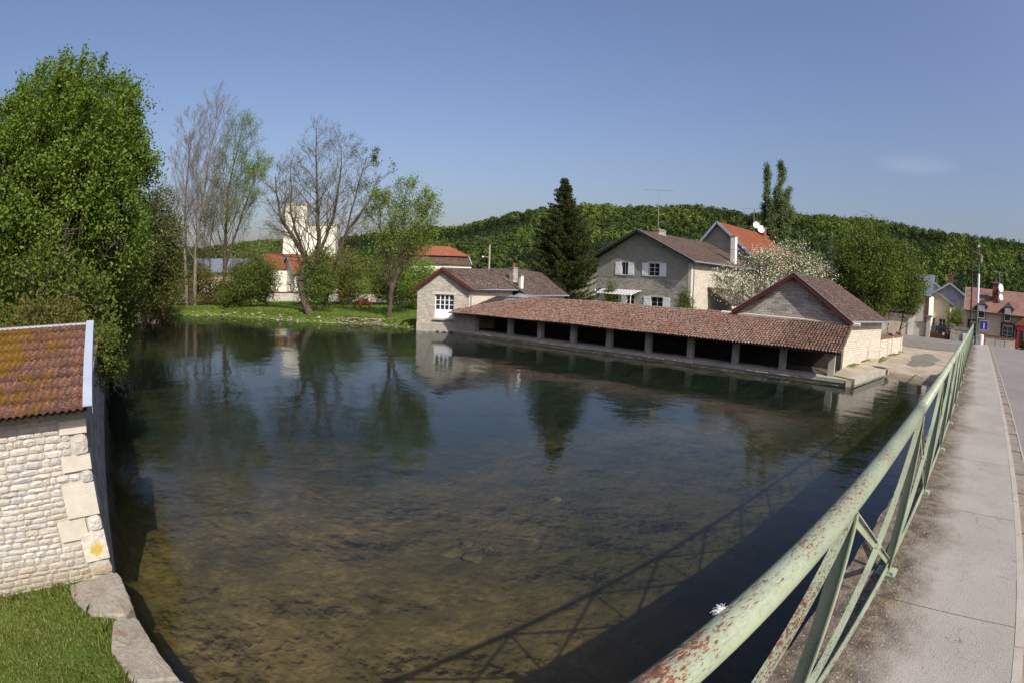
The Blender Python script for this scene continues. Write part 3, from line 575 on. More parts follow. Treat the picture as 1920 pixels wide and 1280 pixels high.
# quay wall and its coping under the lawn
qw = thing('quay_wall', 'low limestone quay wall with rough slab coping edging the near lawn', 'wall', (-.6, 6, 0))
q_ = [(-1.0, 8.0), (-.9, 3.0), (.48, 3.0), (-.03, 5.3), (-.36, 6.95), (-.44, 8.0)]; MB().prism([(x, y, -1.5) for x, y in q_], [(x, y, .22) for x, y in q_]).build('masonry', M['lime_grey'], qw)
t = NT('coping_stone'); n1 = t.noise(2.5, 5, .65); n2 = t.noise(18, 6, .8); n3 = t.noise(55, 3, .7); c = t.mix(t.rng(n1, .35, .65), (.42, .38, .31), (.33, .29, .23)); c = t.mix(t.rng(n2, .45, .68, 0, .7), c, (.15, .13, .10)); c = t.mix(t.rng(n3, .62, .70, 0, .6), c, (.58, .54, .47)); c = t.mix(t.rng(n1, .58, .68, 0, .5), c, (.26, .15, .08)); M['coping'] = t.fin(c, .95, t.bump(t.math('ADD', n1, t.math('ADD', n2, n3)), 1, .03), .15)
def slab(pts, z0, z1, seed, mat, parent, name='coping_stone'):
    r = random.Random(seed); P = []
    n = len(pts)
    for i in range(n):
        a = Vector(pts[i]+(0,)); b = Vector(pts[(i+1) % n]+(0,)); k = max(2, int((b-a).length/.09)); 
        for j in range(k): q = a.lerp(b, j/k); P.append((q.x+r.gauss(0, .008), q.y+r.gauss(0, .008)))
    m = MB(); cx = sum(p[0] for p in P)/len(P); cy = sum(p[1] for p in P)/len(P); N_ = len(P)
    ring = lambda s, z, j: [(cx+(p[0]-cx)*s, cy+(p[1]-cy)*s, z+r.uniform(-j, j)) for p in P]
    vs = ring(1, z0, 0)+ring(1.0, z1-.035, .006)+ring(.955, z1, .007)+ring(.6, z1+.012, .008)+[(cx, cy, z1+.014)]; fs = []
    for L_ in range(3):
        for i in range(N_): j = (i+1) % N_; fs.append((L_*N_+i, L_*N_+j, (L_+1)*N_+j, (L_+1)*N_+i))
    for i in range(N_): fs.append((3*N_+i, 3*N_+(i+1) % N_, 4*N_))
    m.add(vs, fs); return m.build(name, mat, parent)
slab([(-1.30, 7.72), (-1.22, 7.3), (-.97, 6.86), (-.44, 6.74), (-.31, 6.95), (-.42, 7.9), (-.50, 7.99)], .18, .415, 1, M['coping'], qw)
slab([(-.66, 6.66), (-.74, 6.0), (-.55, 5.32), (.02, 5.27), (-.30, 6.68)], .18, .405, 2, M['coping'], qw)
slab([(-.52, 5.28), (-.46, 4.3), (.28, 4.2), (.05, 5.22)], .18, .39, 3, M['coping'], qw)
slab([(-.44, 4.25), (-.40, 3.2), (.5, 3.2), (.30, 4.15)], .18, .40, 4, M['coping'], qw)
# lawn blades in the corner under the bridge
def blades(name, X0, X1, Y0, Y1, n, h0, h1, mat, mask=None, base=None):
    x = rng.uniform(X0, X1, n); y = rng.uniform(Y0, Y1, n)
    if mask is not None: k = mask(x, y); x = x[k]; y = y[k]
    n = len(x); z = base(x, y); a = rng.uniform(0, 6.283, n); ln = rng.uniform(.15, .8, n); hh = rng.uniform(h0, h1, n); w = rng.uniform(.003, .0065, n)
    P0 = np.stack([x-np.cos(a)*w, y-np.sin(a)*w, z], 1); P1 = np.stack([x+np.cos(a)*w, y+np.sin(a)*w, z], 1); b = rng.uniform(0, 6.283, n)
    P2 = np.stack([x+np.cos(b)*hh*ln*.4, y+np.sin(b)*hh*ln*.4, z+hh*.65], 1); P3 = np.stack([x+np.cos(b)*hh*ln, y+np.sin(b)*hh*ln, z+hh], 1)
    Vv_ = np.stack([P0, P1, P2+(P1-P0)*.35, P3, P2-(P1-P0)*.35], 1).reshape(-1, 3); Fq = np.arange(5*n).reshape(n, 5)
    return npmesh(name, Vv_, Fq, mat, None, rng.random(n))
M['blade'] = m_leaf('grass_blade', (.045, .075, .010), (.15, .19, .03), .35, .5, (.42, .36, .18), .2)
gb = lambda x, y: bank_h(x, y)-.03
edx = lambda y: np.interp(y, [3, 4.2, 5.3, 6.0, 6.72, 6.86, 7.3, 8.0], [-.44, -.48, -.56, -.74, -.68, -.98, -1.2, -1.33])
mask = lambda x, y: (x < edx(y)+.06+.06*np.sin(y*5)+.05*np.sin(y*13)) & (rng.random(len(x)) < np.clip((edx(y)-x)*2.2+.25, 0, 1)) & ((vnoise(x, y, 5.0, 40) > -.75) | (rng.random(len(x)) < .35))
o = blades('lawn_grass', -4.5, -.3, 2.6, 8.0, 105000, .03, .085, M['blade'], mask, gb); tag(o, kind='stuff')
o = blades('tall_grass', -3.2, -.4, 3.2, 8.0, 9000, .08, .20, M['blade'], lambda x, y: ((np.abs(x-edx(y)+.08-.05*np.sin(y*6)) < .10) | (y > 7.86+.17*(x+.5)-.12*np.sin(x*7)-.12)) & (x < edx(y)+.05), gb); tag(o, kind='stuff')
# ---------------- plants ----------------
def tubes_np(segs, n):
    """segs: list of (p0,p1,r0,r1) -> frustum mesh"""
    A = np.array([s[0] for s in segs]); B = np.array([s[1] for s in segs]); r0 = np.array([s[2] for s in segs]); r1 = np.array([s[3] for s in segs])
    D = B-A; D /= np.linalg.norm(D, axis=1, keepdims=True)+1e-9; ref = np.where(np.abs(D[:, 2:3]) < .9, np.array([[0, 0, 1.]]), np.array([[1., 0, 0]]))
    X = np.cross(D, ref); X /= np.linalg.norm(X, axis=1, keepdims=True); Y = np.cross(D, X); V = []
    for k in range(n):
        c, s = math.cos(2*math.pi*k/n), math.sin(2*math.pi*k/n); V.append(A+(X*c+Y*s)*r0[:, None])
    for k in range(n):
        c, s = math.cos(2*math.pi*k/n), math.sin(2*math.pi*k/n); V.append(B+(X*c+Y*s)*r1[:, None])
    V = np.stack(V, 1).reshape(-1, 3); b = (np.arange(len(segs))*2*n)[:, None]
    F = np.concatenate([b+np.array([[k, (k+1) % n, n+(k+1) % n, n+k]]) for k in range(n)], 0); return V, F
def vr(r): return np.array([r.gauss(0, 1) for _ in range(3)])
def nrmz(v): return v/(np.linalg.norm(v)+1e-9)
def path(r, a, b, sag, k, r0, r1, wob=.04):
    a = np.array(a, float); b = np.array(b, float); L = np.linalg.norm(b-a); c = a+(b-a)*.45+np.array([0, 0, sag*L]); pts = []
    for i in range(k+1):
        t_ = i/k; p = (1-t_)**2*a+2*t_*(1-t_)*c+t_*t_*b
        if 0 < i < k: p = p+vr(r)*wob*L/k
        pts.append(p)
    return [(pts[i], pts[i+1], r0+(r1-r0)*(i/k)**.8, r0+(r1-r0)*((i+1)/k)**.8) for i in range(k)], pts
def leafy(name, label, cat, base, cz, rad, nclump, per, size, leafm, bark, seed=1, clump=.9, trunk_r=.2, group=None, shape=None, flat=.7, thr=0., up=.5, forks=3, asp=1.0, lean=(0, 0), power=.42, cc=None, inner=.0, twigs=True, rough=.9, branch_r=.09, shoots=0):
    """broadleaf: clumps of leaf-sized faces spread through an uneven crown, each clump carried by a branch"""
    r = random.Random(seed); g = np.random.default_rng(seed); base = np.array(base, float); ctr = np.array(cc if cc is not None else (base[0]+lean[0], base[1]+lean[1], cz), float); rad = np.array(rad, float)
    o = thing(name, label, cat, tuple(base), group); cl = []
    ph = g.uniform(0, 6.28, 6); tries = 0
    while len(cl) < nclump and tries < nclump*60:
        tries += 1; d = nrmz(g.normal(size=3)); rr = g.random()**power
        az = math.atan2(d[1], d[0]); lump = 1+.13*math.sin(3*az+ph[0])*math.cos(2.2*d[2]+ph[1])+.10*math.sin(5*az+ph[2]+5*d[2])+.08*math.sin(9*az+7*d[2]+ph[3])
        if rr < inner: continue
        q = ctr+d*rad*rr*lump
        if shape is not None and not shape(q, ctr, rad): continue
        cl.append(q)
    segs = []; forkz = ctr[2]-rad[2]*.75
    top = ctr+np.array([0, 0, rad[2]*.55]); tr, pts = path(r, base, top, 0, 9, trunk_r, trunk_r*.18, .25)
    segs += tr; P = []; N = []
    limbs = []
    for i in range(forks*3):
        j = r.randrange(2, 7); d = nrmz(np.array([math.cos(i*2.4+seed), math.sin(i*2.4+seed), .55])); e = pts[j]+d*rad*np.array([.6, .6, .55]); s, pp = path(r, pts[j], e, .12, 6, trunk_r*.5, trunk_r*.13, .3); segs += s; limbs += pp[1:]
    limbs += pts[2:]; LP = np.array(limbs)
    for q in cl:
        dd = np.linalg.norm(LP-q, axis=1)+np.maximum(0, LP[:, 2]-q[2]+.2)*1.2; a = LP[int(np.argmin(dd))]
        if twigs: s, _ = path(r, a, q, .08, 3, branch_r*trunk_r/.2*.35, .008, .3); segs += s
        k = int(per*g.uniform(.6, 1.3)); od = nrmz((q-ctr)/rad); 
        Q = g.normal(size=(k, 3))*np.array([clump, clump, clump*flat])*.5; P.append(q+Q); N.append(g.normal(size=(k, 3))*rough+od*.35+np.array([0, 0, up]))
    for i in range(shoots):      # leafy shoots standing out of the crown's outline
        d = nrmz(g.normal(size=3)); d[2] = abs(d[2])*.9+.1; d = nrmz(d); a = ctr+d*rad*.93; up_ = nrmz(d*.8+np.array([g.normal()*.15, g.normal()*.15, .9])); L = g.uniform(.5, 1.35)
        segs.append((a-up_*.5, a+up_*L, .02, .006)); k = int(per*1.1); q = a+up_*(g.random(k)*L)[:, None]+g.normal(size=(k, 3))*.14*(1.15-.6*g.random(k))[:, None]; P.append(q); N.append(g.normal(size=(k, 3))*rough+np.array([0, 0, up]))
    V_, F_ = tubes_np(segs, 5); npmesh('trunk', V_, F_, bark, o, smooth=True)
    P = np.concatenate(P); N = np.concatenate(N); szz = size*g.uniform(.6, 1.25, len(P)); V_, F_ = quads(P, N, szz, asp, rg=g)
    npmesh('crown', V_, F_, leafm, o, np.clip(g.normal(.5, .22, len(F_)), 0, 1)); return o
def grow(r, segs, tips, p, d, L, rad, depth, maxd, spread, nch, upw, wob, minr=.006):
    k = 4 if depth < 2 else 3; pts = [p]; cur = np.array(p, float); dr = np.array(d, float)
    for i in range(k):
        dr = nrmz(dr+vr(r)*wob+np.array([0, 0, upw])); nx_ = cur+dr*L/k; ra = max(minr, rad*(1-.75*i/k)); rb = max(minr*.8, rad*(1-.75*(i+1)/k)); segs.append((cur, nx_, ra, rb)); cur = nx_; pts.append(cur)
    if depth >= maxd: tips.append((cur, dr)); return
    n = nch[min(depth, len(nch)-1)]
    for i in range(n):
        t_ = .25+.75*(i+r.random())/n; j = min(k-1, int(t_*k)); q = pts[j]+(pts[j+1]-pts[j])*(t_*k-j)
        a = vr(r); a -= dr*a.dot(dr); a = nrmz(a); nd = nrmz(dr*math.cos(spread[min(depth, len(spread)-1)])+a*math.sin(spread[min(depth, len(spread)-1)]))
        grow(r, segs, tips, q, nd, L*r.uniform(.38, .62)*(1.15-.4*t_), max(minr, rad*.38*(1.1-.4*t_)), depth+1, maxd, spread, nch, upw*1.2, wob, minr)
def bare(name, label, cat, base, stems, seed, bark, leafm=None, nleaf=0, lsize=.1, group=None, maxd=3, nch=(14, 7, 5, 4), spread=(.75, .7, .7), upw=.06, wob=.12, minr=.012, leafz=None, lclump=.35):
    """stems: list of (points..., base radius) main leaders, then recursive limbs and twigs"""
    r = random.Random(seed); o = thing(name, label, cat, tuple(base), group); segs = []; thick = []; tips = []
    for st in stems:
        pts = [np.array(q, float) for q in st['p']]; rad = st['r']; n = len(pts)
        # resample the leader
        P = []
        for i in range(n-1):
            for k in range(5): P.append(pts[i]+(pts[i+1]-pts[i])*k/5+vr(r)*.05)
        P.append(pts[-1]); m_ = len(P)-1
        for i in range(m_): thick.append((P[i], P[i+1], rad*(1-.9*(i/m_)**.9), rad*(1-.9*((i+1)/m_)**.9)))
        tot = sum(np.linalg.norm(pts[i+1]-pts[i]) for i in range(n-1)); nl = st.get('n', nch[0])
        for i in range(nl):
            t_ = st.get('t0', .3)+(1-st.get('t0', .3))*(i+r.random())/nl; j = min(m_-1, int(t_*m_)); q = P[j]; d0 = nrmz(P[j+1]-P[j]); az = i*2.399+seed
            a = np.array([math.cos(az), math.sin(az), 0]); a = nrmz(a-d0*a.dot(d0)); sp = st.get('sp', spread[0]); nd = nrmz(d0*math.cos(sp)+a*math.sin(sp)); L = st.get('L', tot*.28)*(1.15-.75*t_)*r.uniform(.75, 1.2)
            grow(r, segs, tips, q, nd, L, rad*.25*(1.1-.75*t_), 1, maxd, spread, nch, upw, wob, minr)
    V1, F1 = tubes_np(thick, 8); npmesh('trunk', V1, F1, bark, o, smooth=True)
    V2, F2 = tubes_np(segs, 4); npmesh('branches', V2, F2, M['twig'] if bark != M['bark_light'] else M['bark_light'], o)
    if leafm and nleaf:
        g = np.random.default_rng(seed); T = np.array([q for q, _ in tips]); 
        if leafz: w = leafz(T); T = T[g.random(len(T)) < w]
        if len(T):
            k = g.integers(0, len(T), nleaf); P = T[k]+g.normal(size=(nleaf, 3))*lclump; V3, F3 = quads(P, g.normal(size=(nleaf, 3))+np.array([0, 0, .5]), lsize*g.uniform(.6, 1.3, nleaf), rg=g); npmesh('crown', V3, F3, leafm, o, g.random(len(F3)))
    return o
M['leaf_maple'] = m_leaf('maple_leaf', (.038, .080, .010), (.115, .175, .022), .34, .40, (.20, .26, .06))
M['leaf_dark'] = m_leaf('dark_leaf', (.022, .034, .008), (.070, .085, .020), .22, .5, (.13, .13, .035))
M['leaf_green'] = m_leaf('fresh_leaf', (.028, .052, .008), (.080, .112, .018), .28, .5, (.14, .17, .035))
M['leaf_olive'] = m_leaf('olive_leaf', (.055, .075, .014), (.13, .145, .03), .3, .5, (.20, .20, .05))
M['leaf_young'] = m_leaf('young_leaf', (.075, .13, .015), (.17, .25, .035), .40, .5, (.22, .28, .06))
M['leaf_brown'] = m_leaf('bronze_leaf', (.075, .055, .018), (.145, .115, .035), .3, .5, (.11, .13, .03))
M['leaf_red'] = m_leaf('photinia_leaf', (.045, .060, .012), (.10, .115, .022), .25, .5, (.20, .050, .025))
M['needle'] = m_leaf('spruce_needle', (.010, .018, .006), (.035, .050, .013), .10, .6, (.06, .07, .018), .2)
M['leaf_poplar'] = m_leaf('poplar_leaf', (.035, .065, .018), (.095, .135, .045), .25, .45, (.18, .22, .10))
M['leaf_blossom'] = m_leaf('blossom', (.12, .13, .05), (.66, .62, .56), .3, .6, (.85, .82, .78))
M['leaf_ivy'] = m_leaf('ivy_leaf', (.028, .055, .010), (.085, .135, .02), .2, .4, (.14, .18, .03))

# big maple on the left bank, its crown rising out of the frame's left edge
leafy('maple_tree', 'huge round dense bright green tree towering over the tiled shed', 'tree', (-2.8, 23.5, .5), 8.0, (4.1, 4.0, 5.5), 1750, 96, .080, M['leaf_maple'], M['bark'], seed=4, clump=.50, trunk_r=.22, up=.5, forks=4, power=.36, flat=1.15, shoots=170, cc=(-2.85, 24.6, 7.95), branch_r=.12,
      shape=lambda q, c, rd: True)
leafy('under_tree', 'dark leafy undergrowth tree below the huge tree behind the shed', 'tree', (-3.6, 20.5, .5), 3.6, (3.6, 2.2, 2.4), 360, 60, .08, M['leaf_green'], M['bark'], seed=7, clump=.6, trunk_r=.12, cc=(-3.4, 20.8, 3.7))
leafy('side_tree', 'leafy green tree reaching in from the left edge beside the huge tree', 'tree', (-9.5, 20.0, .5), 6.3, (4.0, 3.6, 4.4), 420, 60, .10, M['leaf_maple'], M['bark'], seed=8, clump=.8, trunk_r=.25, cc=(-8.6, 20.6, 6.3))
leafy('low_tree', 'dark leafy tree hanging low over the water behind the huge green tree', 'tree', (-.2, 30.5, .5), 4.0, (1.7, 3.0, 2.1), 300, 60, .09, M['leaf_green'], M['bark'], seed=9, clump=.7, trunk_r=.14, cc=(-.2, 30.0, 3.2))
leafy('red_shrub', 'rounded shrub with reddish young leaves behind the shed roof', 'shrub', (-1.9, 13.6, .5), 3.0, (1.45, 1.5, 1.35), 240, 60, .045, M['leaf_red'], M['bark'], seed=11, clump=.42, trunk_r=.05, cc=(-1.75, 14.2, 2.95), up=.6)
leafy('waterside_shrub', 'bright green shrub spilling over the garden wall above the water', 'shrub', (-.62, 18.2, 2.75), 2.9, (.55, .95, .95), 110, 60, .045, M['leaf_green'], M['bark'], seed=12, clump=.32, trunk_r=.03, cc=(-.28, 18.0, 2.35))
leafy('drab_evergreen', 'tall brownish green tree leaning over the water right of the huge tree', 'tree', (3.2, 54.0, .5), 7.2, (3.3, 3.3, 5.6), 420, 60, .12, M['leaf_dark'], M['bark'], seed=13, clump=1.0, trunk_r=.28, cc=(3.6, 51.4, 7.0), up=.2)
leafy('bronze_bush', 'wide bronze green bush drooping onto the water at the far end', 'bush', (5.6, 68.5, .4), 3.0, (3.4, 3.4, 2.9), 300, 50, .13, M['leaf_brown'], M['bark'], seed=14, clump=.9, trunk_r=.1, cc=(5.0, 66.8, 2.9))
leafy('shaded_bush', 'dark bush in deep shade at the left end of the pool', 'bush', (-1.2, 62, .4), 3.4, (3.4, 5, 3.6), 300, 50, .14, M['leaf_dark'], M['bark'], seed=15, clump=1.1, trunk_r=.1, cc=(-.8, 60, 3.4))
# the tall bare poplars
b1 = (10.6, 70.6, .3)
bare('bare_poplar', 'tallest bare tree with two pale trunks at the water edge', 'tree', b1, [
    dict(p=[(10.1, 71.3, .3), (9.6, 71.4, 8), (9.2, 71.5, 16), (9.3, 71.4, 25.2)], r=.26, n=34, t0=.33, L=6.6), dict(p=[(11.0, 71.0, .3), (11.1, 71.1, 8), (11.7, 70.9, 16), (12.3, 70.8, 26.6)], r=.32, n=38, t0=.30, L=7.4)],
    21, M['bark_light'], M['leaf_brown'], 1500, .05, maxd=4, nch=(14, 7, 5, 3), spread=(.78, .6, .55), upw=.13, wob=.07, minr=.0075, leafz=lambda T: np.where(T[:, 2] > 14, .9, .3), lclump=.3)
bare('thin_poplar', 'slender bare sapling standing between the two tall bare trees', 'tree', (13.6, 73.5, .4), [dict(p=[(13.6, 73.5, .4), (13.4, 73.4, 9), (13.9, 73.2, 17.5)], r=.12, n=18, t0=.25, L=3.2), dict(p=[(12.6, 74, .4), (12.5, 74, 9), (12.8, 74, 15)], r=.10, n=14, t0=.3, L=2.6)],
     22, M['bark'], M['leaf_brown'], 2500, .09, maxd=3, nch=(14, 6, 4), spread=(.6, .6), upw=.12, minr=.009)
bare('budding_poplar', 'tall thinly leafed tree right of the bare pair', 'tree', (15.6, 73.4, .5), [
    dict(p=[(15.4, 73.6, .5), (15.5, 73.5, 8), (15.4, 73.5, 16), (16.5, 73.2, 24.2)], r=.34, n=26, t0=.22, L=7.5), dict(p=[(15.6, 73.6, 6), (17.6, 72.6, 13), (19.3, 72.2, 19.5)], r=.2, n=15, t0=.25, L=5)],
     23, M['bark'], M['leaf_young'], 19000, .085, maxd=4, nch=(14, 7, 4, 3), spread=(.6, .6, .6), upw=.12, wob=.08, minr=.009, leafz=lambda T: np.clip((22-np.hypot(T[:, 0]-10, 0)*1.0)/14, .15, .9), lclump=.35)
for i, (x, y, rr, h, mt, nm, lb) in enumerate([(12.0, 72.5, 2.4, 3.0, 'leaf_brown', 'brown_bush', 'brownish twiggy bush at the foot of the two tall bare trunks'), (15.2, 71.5, 2.2, 2.7, 'leaf_brown', 'brown_bush', 'brown bush at the foot of the budding tall tree'),
        (8.2, 73.6, 2.2, 2.9, 'leaf_dark', 'dark_bush', 'dark bush left of the two tall bare trunks')]):
    leafy(nm, lb, 'bush', (x, y, .4), h, (rr, rr, h*.95), 150, 40, .12, M[mt], M['bark'], seed=30+i, clump=.9, trunk_r=.08)
leafy('round_bush', 'rounded green tree with a leaning dark trunk on the bank lawn', 'tree', (19.4, 64.7, .8), 3.9, (2.8, 2.8, 2.5), 300, 52, .11, M['leaf_green'], M['bark'], seed=34, clump=.85, trunk_r=.2, cc=(17.3, 65.3, 3.7))
leafy('drooping_bush', 'bright bush touching the bank left of the leaning trunk', 'bush', (15.6, 66.6, .6), 2.2, (1.6, 1.6, 1.8), 130, 50, .10, M['leaf_green'], M['bark'], seed=35, clump=.7, trunk_r=.06, cc=(15.2, 66.4, 2.0))
# the big leaning ash on the bank
bare('ash_tree', 'large spreading nearly bare tree with thick leaning trunk at the water edge', 'tree', (20.7, 54.6, .1), [
    dict(p=[(20.9, 54.4, -.1), (19.9, 55.2, 3.4), (20.3, 55.0, 6.6), (17.6, 56, 10.5), (16.8, 56.3, 14.8)], r=.50, n=20, t0=.35, L=5.2), dict(p=[(20.4, 54.9, 3.5), (21.4, 54.3, 8), (21.0, 54.5, 13), (20.4, 54.7, 19.6)], r=.34, n=26, t0=.22, L=5.6),
    dict(p=[(21.4, 54.3, 6.6), (22.8, 53.7, 11), (23.2, 53.6, 15.5), (23.0, 53.7, 18.3)], r=.22, n=18, t0=.2, L=4.4), dict(p=[(20.3, 55, 6.2), (18.6, 55.6, 11), (18.2, 55.8, 16.5)], r=.2, n=16, t0=.2, L=4)],
    41, M['bark'], M['leaf_olive'], 6500, .055, maxd=4, nch=(14, 6, 4, 3), spread=(.78, .68, .65), upw=.05, wob=.10, minr=.008, lclump=.3)
bare('budding_ash', 'bare tree with a few bright leaf tufts high on its right side', 'tree', (23.8, 55.4, .5), [
    dict(p=[(22.4, 55.4, .5), (23.3, 54.6, 5), (24.3, 53.8, 9.5), (25.6, 52.6, 17.2)], r=.30, n=20, t0=.3, L=4.8), dict(p=[(24.2, 53.8, 9), (26.0, 52.6, 12), (27.0, 51.9, 15.5)], r=.16, n=12, t0=.25, L=3.6)],
    42, M['bark'], M['leaf_green'], 620, .12, maxd=4, nch=(14, 6, 4, 3), spread=(.75, .65, .65), upw=.06, wob=.09, minr=.008, leafz=lambda T: np.where((T[:, 2] > 16.6) & (T[:, 0] > 25.4), .12, .006), lclump=.22)
leafy('ivy_tangle', 'ivy and suckers wrapping the lower trunk of the leaning bare tree', 'ivy', (21.2, 54.6, .6), 4.4, (1.9, 1.5, 3.4), 190, 45, .085, M['leaf_ivy'], M['bark'], seed=43, clump=.6, trunk_r=.08, cc=(21.7, 54.3, 4.2))
# young walnut-like tree right at the bank by the cottage
bare('young_tree', 'young fresh green tree with a forked dark trunk left of the gabled cottage', 'tree', (26.6, 48.2, .2), [
    dict(p=[(26.6, 48.2, .1), (26.8, 48.1, 3), (26.6, 48.3, 5.5), (25.6, 48.8, 9.5), (25.5, 48.9, 11.8)], r=.26, n=20, t0=.3, L=4.0), dict(p=[(26.8, 48.1, 2.8), (27.6, 47.6, 7), (27.6, 47.6, 13.4)], r=.2, n=22, t0=.2, L=4.4), dict(p=[(26.8, 48.1, 3.5), (28.6, 46.9, 7.5), (29.6, 46.4, 12.2)], r=.16, n=18, t0=.2, L=3.6)],
    44, M['bark'], M['leaf_young'], 12500, .095, maxd=3, nch=(14, 8, 5), spread=(.62, .6, .6), upw=.12, minr=.010, lclump=.26)
for i, (x, y, z, rx, h, mt, nm, cat, lb) in enumerate([
        (31.5, 68.5, .8, 3.4, 4.0, 'leaf_olive', 'olive_bush', 'bush', 'dense olive green tree behind the grazing pony'), (26.5, 69.5, .8, 2.6, 3.5, 'leaf_green', 'green_bush', 'bush', 'green bush beside the stone meadow wall behind the leaning trunk'),
        (37.0, 66.0, .8, 2.8, 3.0, 'leaf_dark', 'dark_bush', 'bush', 'dark shady bush along the meadow wall right of the pony'), (36.6, 57.8, .8, 2.6, 3.4, 'leaf_young', 'apple_tree', 'tree', 'bright green small tree left of the cottage gable'),
        (42.0, 72, .8, 4.2, 4.2, 'leaf_green', 'garden_tree', 'tree', 'leafy tree in front of the orange roofed pavilion'), (33.5, 82, .8, 4.0, 4.6, 'leaf_olive', 'garden_tree', 'tree', 'leafy tree below the white silos'), (24, 90, .8, 4.6, 4.5, 'leaf_olive', 'garden_tree', 'tree', 'tree between the long grey roof and the red roofed house'),
        (12, 92, .8, 4.6, 4.5, 'leaf_dark', 'garden_tree', 'tree', 'dark tree in front of the long grey roof behind the bare trunks'), (48, 88, .8, 4.5, 4.5, 'leaf_green', 'garden_tree', 'tree', 'green tree left of the orange roofed pavilion'),
        (-6, 78, .6, 6, 7, 'leaf_dark', 'bank_tree', 'tree', 'dark tree closing the far left end of the river'), (2, 84, .6, 5, 5, 'leaf_dark', 'bank_tree', 'tree', 'dark tree behind the small weir'), (-10, 50, .6, 6, 7, 'leaf_maple', 'bank_tree', 'tree', 'leafy tree behind the huge tree on the left bank')]):
    leafy(nm, lb, cat, (x, y, z), h+.3, (rx, rx, h*.92), int(34*rx**1.6), 46, .12, M[mt], M['bark'], seed=50+i, clump=.95, trunk_r=.14)
leafy('white_rose_bush', 'low bush dotted with white flowers left of the cottage gable', 'bush', (34.6, 56.5, .8), 2.4, (2.2, 1.6, 1.5), 140, 40, .10, M['leaf_green'], M['bark'], seed=67, clump=.6, trunk_r=.05)
# dark spruce
def spruce(base, H, R0, seed):
    g = np.random.default_rng(seed); r = random.Random(seed); base = np.array(base, float); o = thing('spruce_tree', 'tall dark conical spruce beside the grey gabled house', 'tree', tuple(base))
    segs = [(base+np.array([0, 0, H*i/10]), base+np.array([0, 0, H*(i+1)/10]), .28*(1-i/10.2), .28*(1-(i+1)/10.2)) for i in range(10)]; P = []; N = []
    z = 1.2
    while z < H-.25:
        f = 1-z/H; Lm = min(R0, 6.0*f**.92)*(1 if z > 2.2 else .85)+.12; nb = 14 if f > .3 else 8
        for k in range(nb):
            if r.random() < .06: continue
            az = k/nb*6.283+r.uniform(-.35, .35)+z*2; L = Lm*r.uniform(.70, 1.22); a = base+np.array([0, 0, z+r.uniform(-.12, .12)]); d = np.array([math.cos(az), math.sin(az), 0]); droop = -.22*f-.02; npt = 6; pts = []
            for i in range(npt+1): t_ = i/npt; pts.append(a+d*L*t_+np.array([0, 0, L*(droop*2.2*t_*(1-t_)*1.3+droop*t_*.6+.14*t_*t_)]))
            for i in range(npt): segs.append((pts[i], pts[i+1], .035*(1-i/npt)+.008, .035*(1-(i+1)/npt)+.006))
            nq = int(40*L+14); tt = g.random(nq)**.75; ii = np.minimum((tt*npt).astype(int), npt-1); A = np.array(pts); q = A[ii]+(A[ii+1]-A[ii])*(tt*npt-ii)[:, None]; side = np.array([-d[1], d[0], 0]); w = (.10+.26*(1-tt))*min(1, L/1.6+.25)
            q = q+side*(g.normal(size=nq)*w)[:, None]+np.array([0, 0, 1])*(-np.abs(g.normal(size=nq))*.13+.03)[:, None]; P.append(q); N.append(g.normal(size=(nq, 3))*.5+side*g.choice([-1, 1], nq)[:, None]*.5+np.array([0, 0, .5]))
        z += r.uniform(.24, .36)*(1.1 if f > .5 else .85)
    V1, F1 = tubes_np(segs, 4); npmesh('trunk', V1, F1, M['bark'], o); P = np.concatenate(P); N = np.concatenate(N); V2, F2 = quads(P, N, g.uniform(.08, .18, len(P)), .6, rg=g); npmesh('crown', V2, F2, M['needle'], o, g.random(len(F2)))
spruce((44.8, 42.8, .8), 15.7, 3.6, 5)
# wind-combed pair of lombardy poplars
def lombardy(base, seed):
    g = np.random.default_rng(seed); r = random.Random(seed); base = np.array(base, float); o = thing('lombardy_poplar', 'slim wind-blown poplar with two leafy spires behind the red roof', 'tree', tuple(base)); segs = []; P = []; N = []
    for (dx, dy, H, R_) in ((-.5, 1.3, 24.2, 1.4), (.4, -.3, 24.8, 1.7), (.9, -1.2, 20.5, 1.9), (0, 2.0, 17.5, 1.8), (.4, .5, 20, 1.9)):
        top = base+np.array([dx*1.4, dy*1.3, H]); s, pts = path(r, base+np.array([dx*.3, dy*.3, 0]), top, 0, 10, .25, .02, .2); segs += s; A = np.array(pts)
        for i in range(int(H*13)):
            t_ = .14+.86*i/(H*13); j = min(9, int(t_*10)); a = A[j]+(A[j+1]-A[j])*(t_*10-j); az = r.uniform(0, 6.283); rr = R_*(math.sin(math.pi*min(1, t_*.82+.12))**.7)*r.uniform(.3, 1.0); L = 1.0; d = np.array([math.cos(az)*rr, math.sin(az)*rr-.25, 1.3]); e = a+d; segs.append((a, e, .02, .006))
            k = 34; q = a+(e-a)*g.random(k)[:, None]**.6+g.normal(size=(k, 3))*.20; P.append(q); N.append(g.normal(size=(k, 3))+np.array([-.6, -.4, .3]))
    V1, F1 = tubes_np(segs, 4); npmesh('trunk', V1, F1, M['bark'], o); P = np.concatenate(P); N = np.concatenate(N); V2, F2 = quads(P, N, g.uniform(.08, .17, len(P)), 1, rg=g); npmesh('crown', V2, F2, M['leaf_poplar'], o, g.random(len(F2)))
lombardy((88.0, 35.2, 1.2), 6)
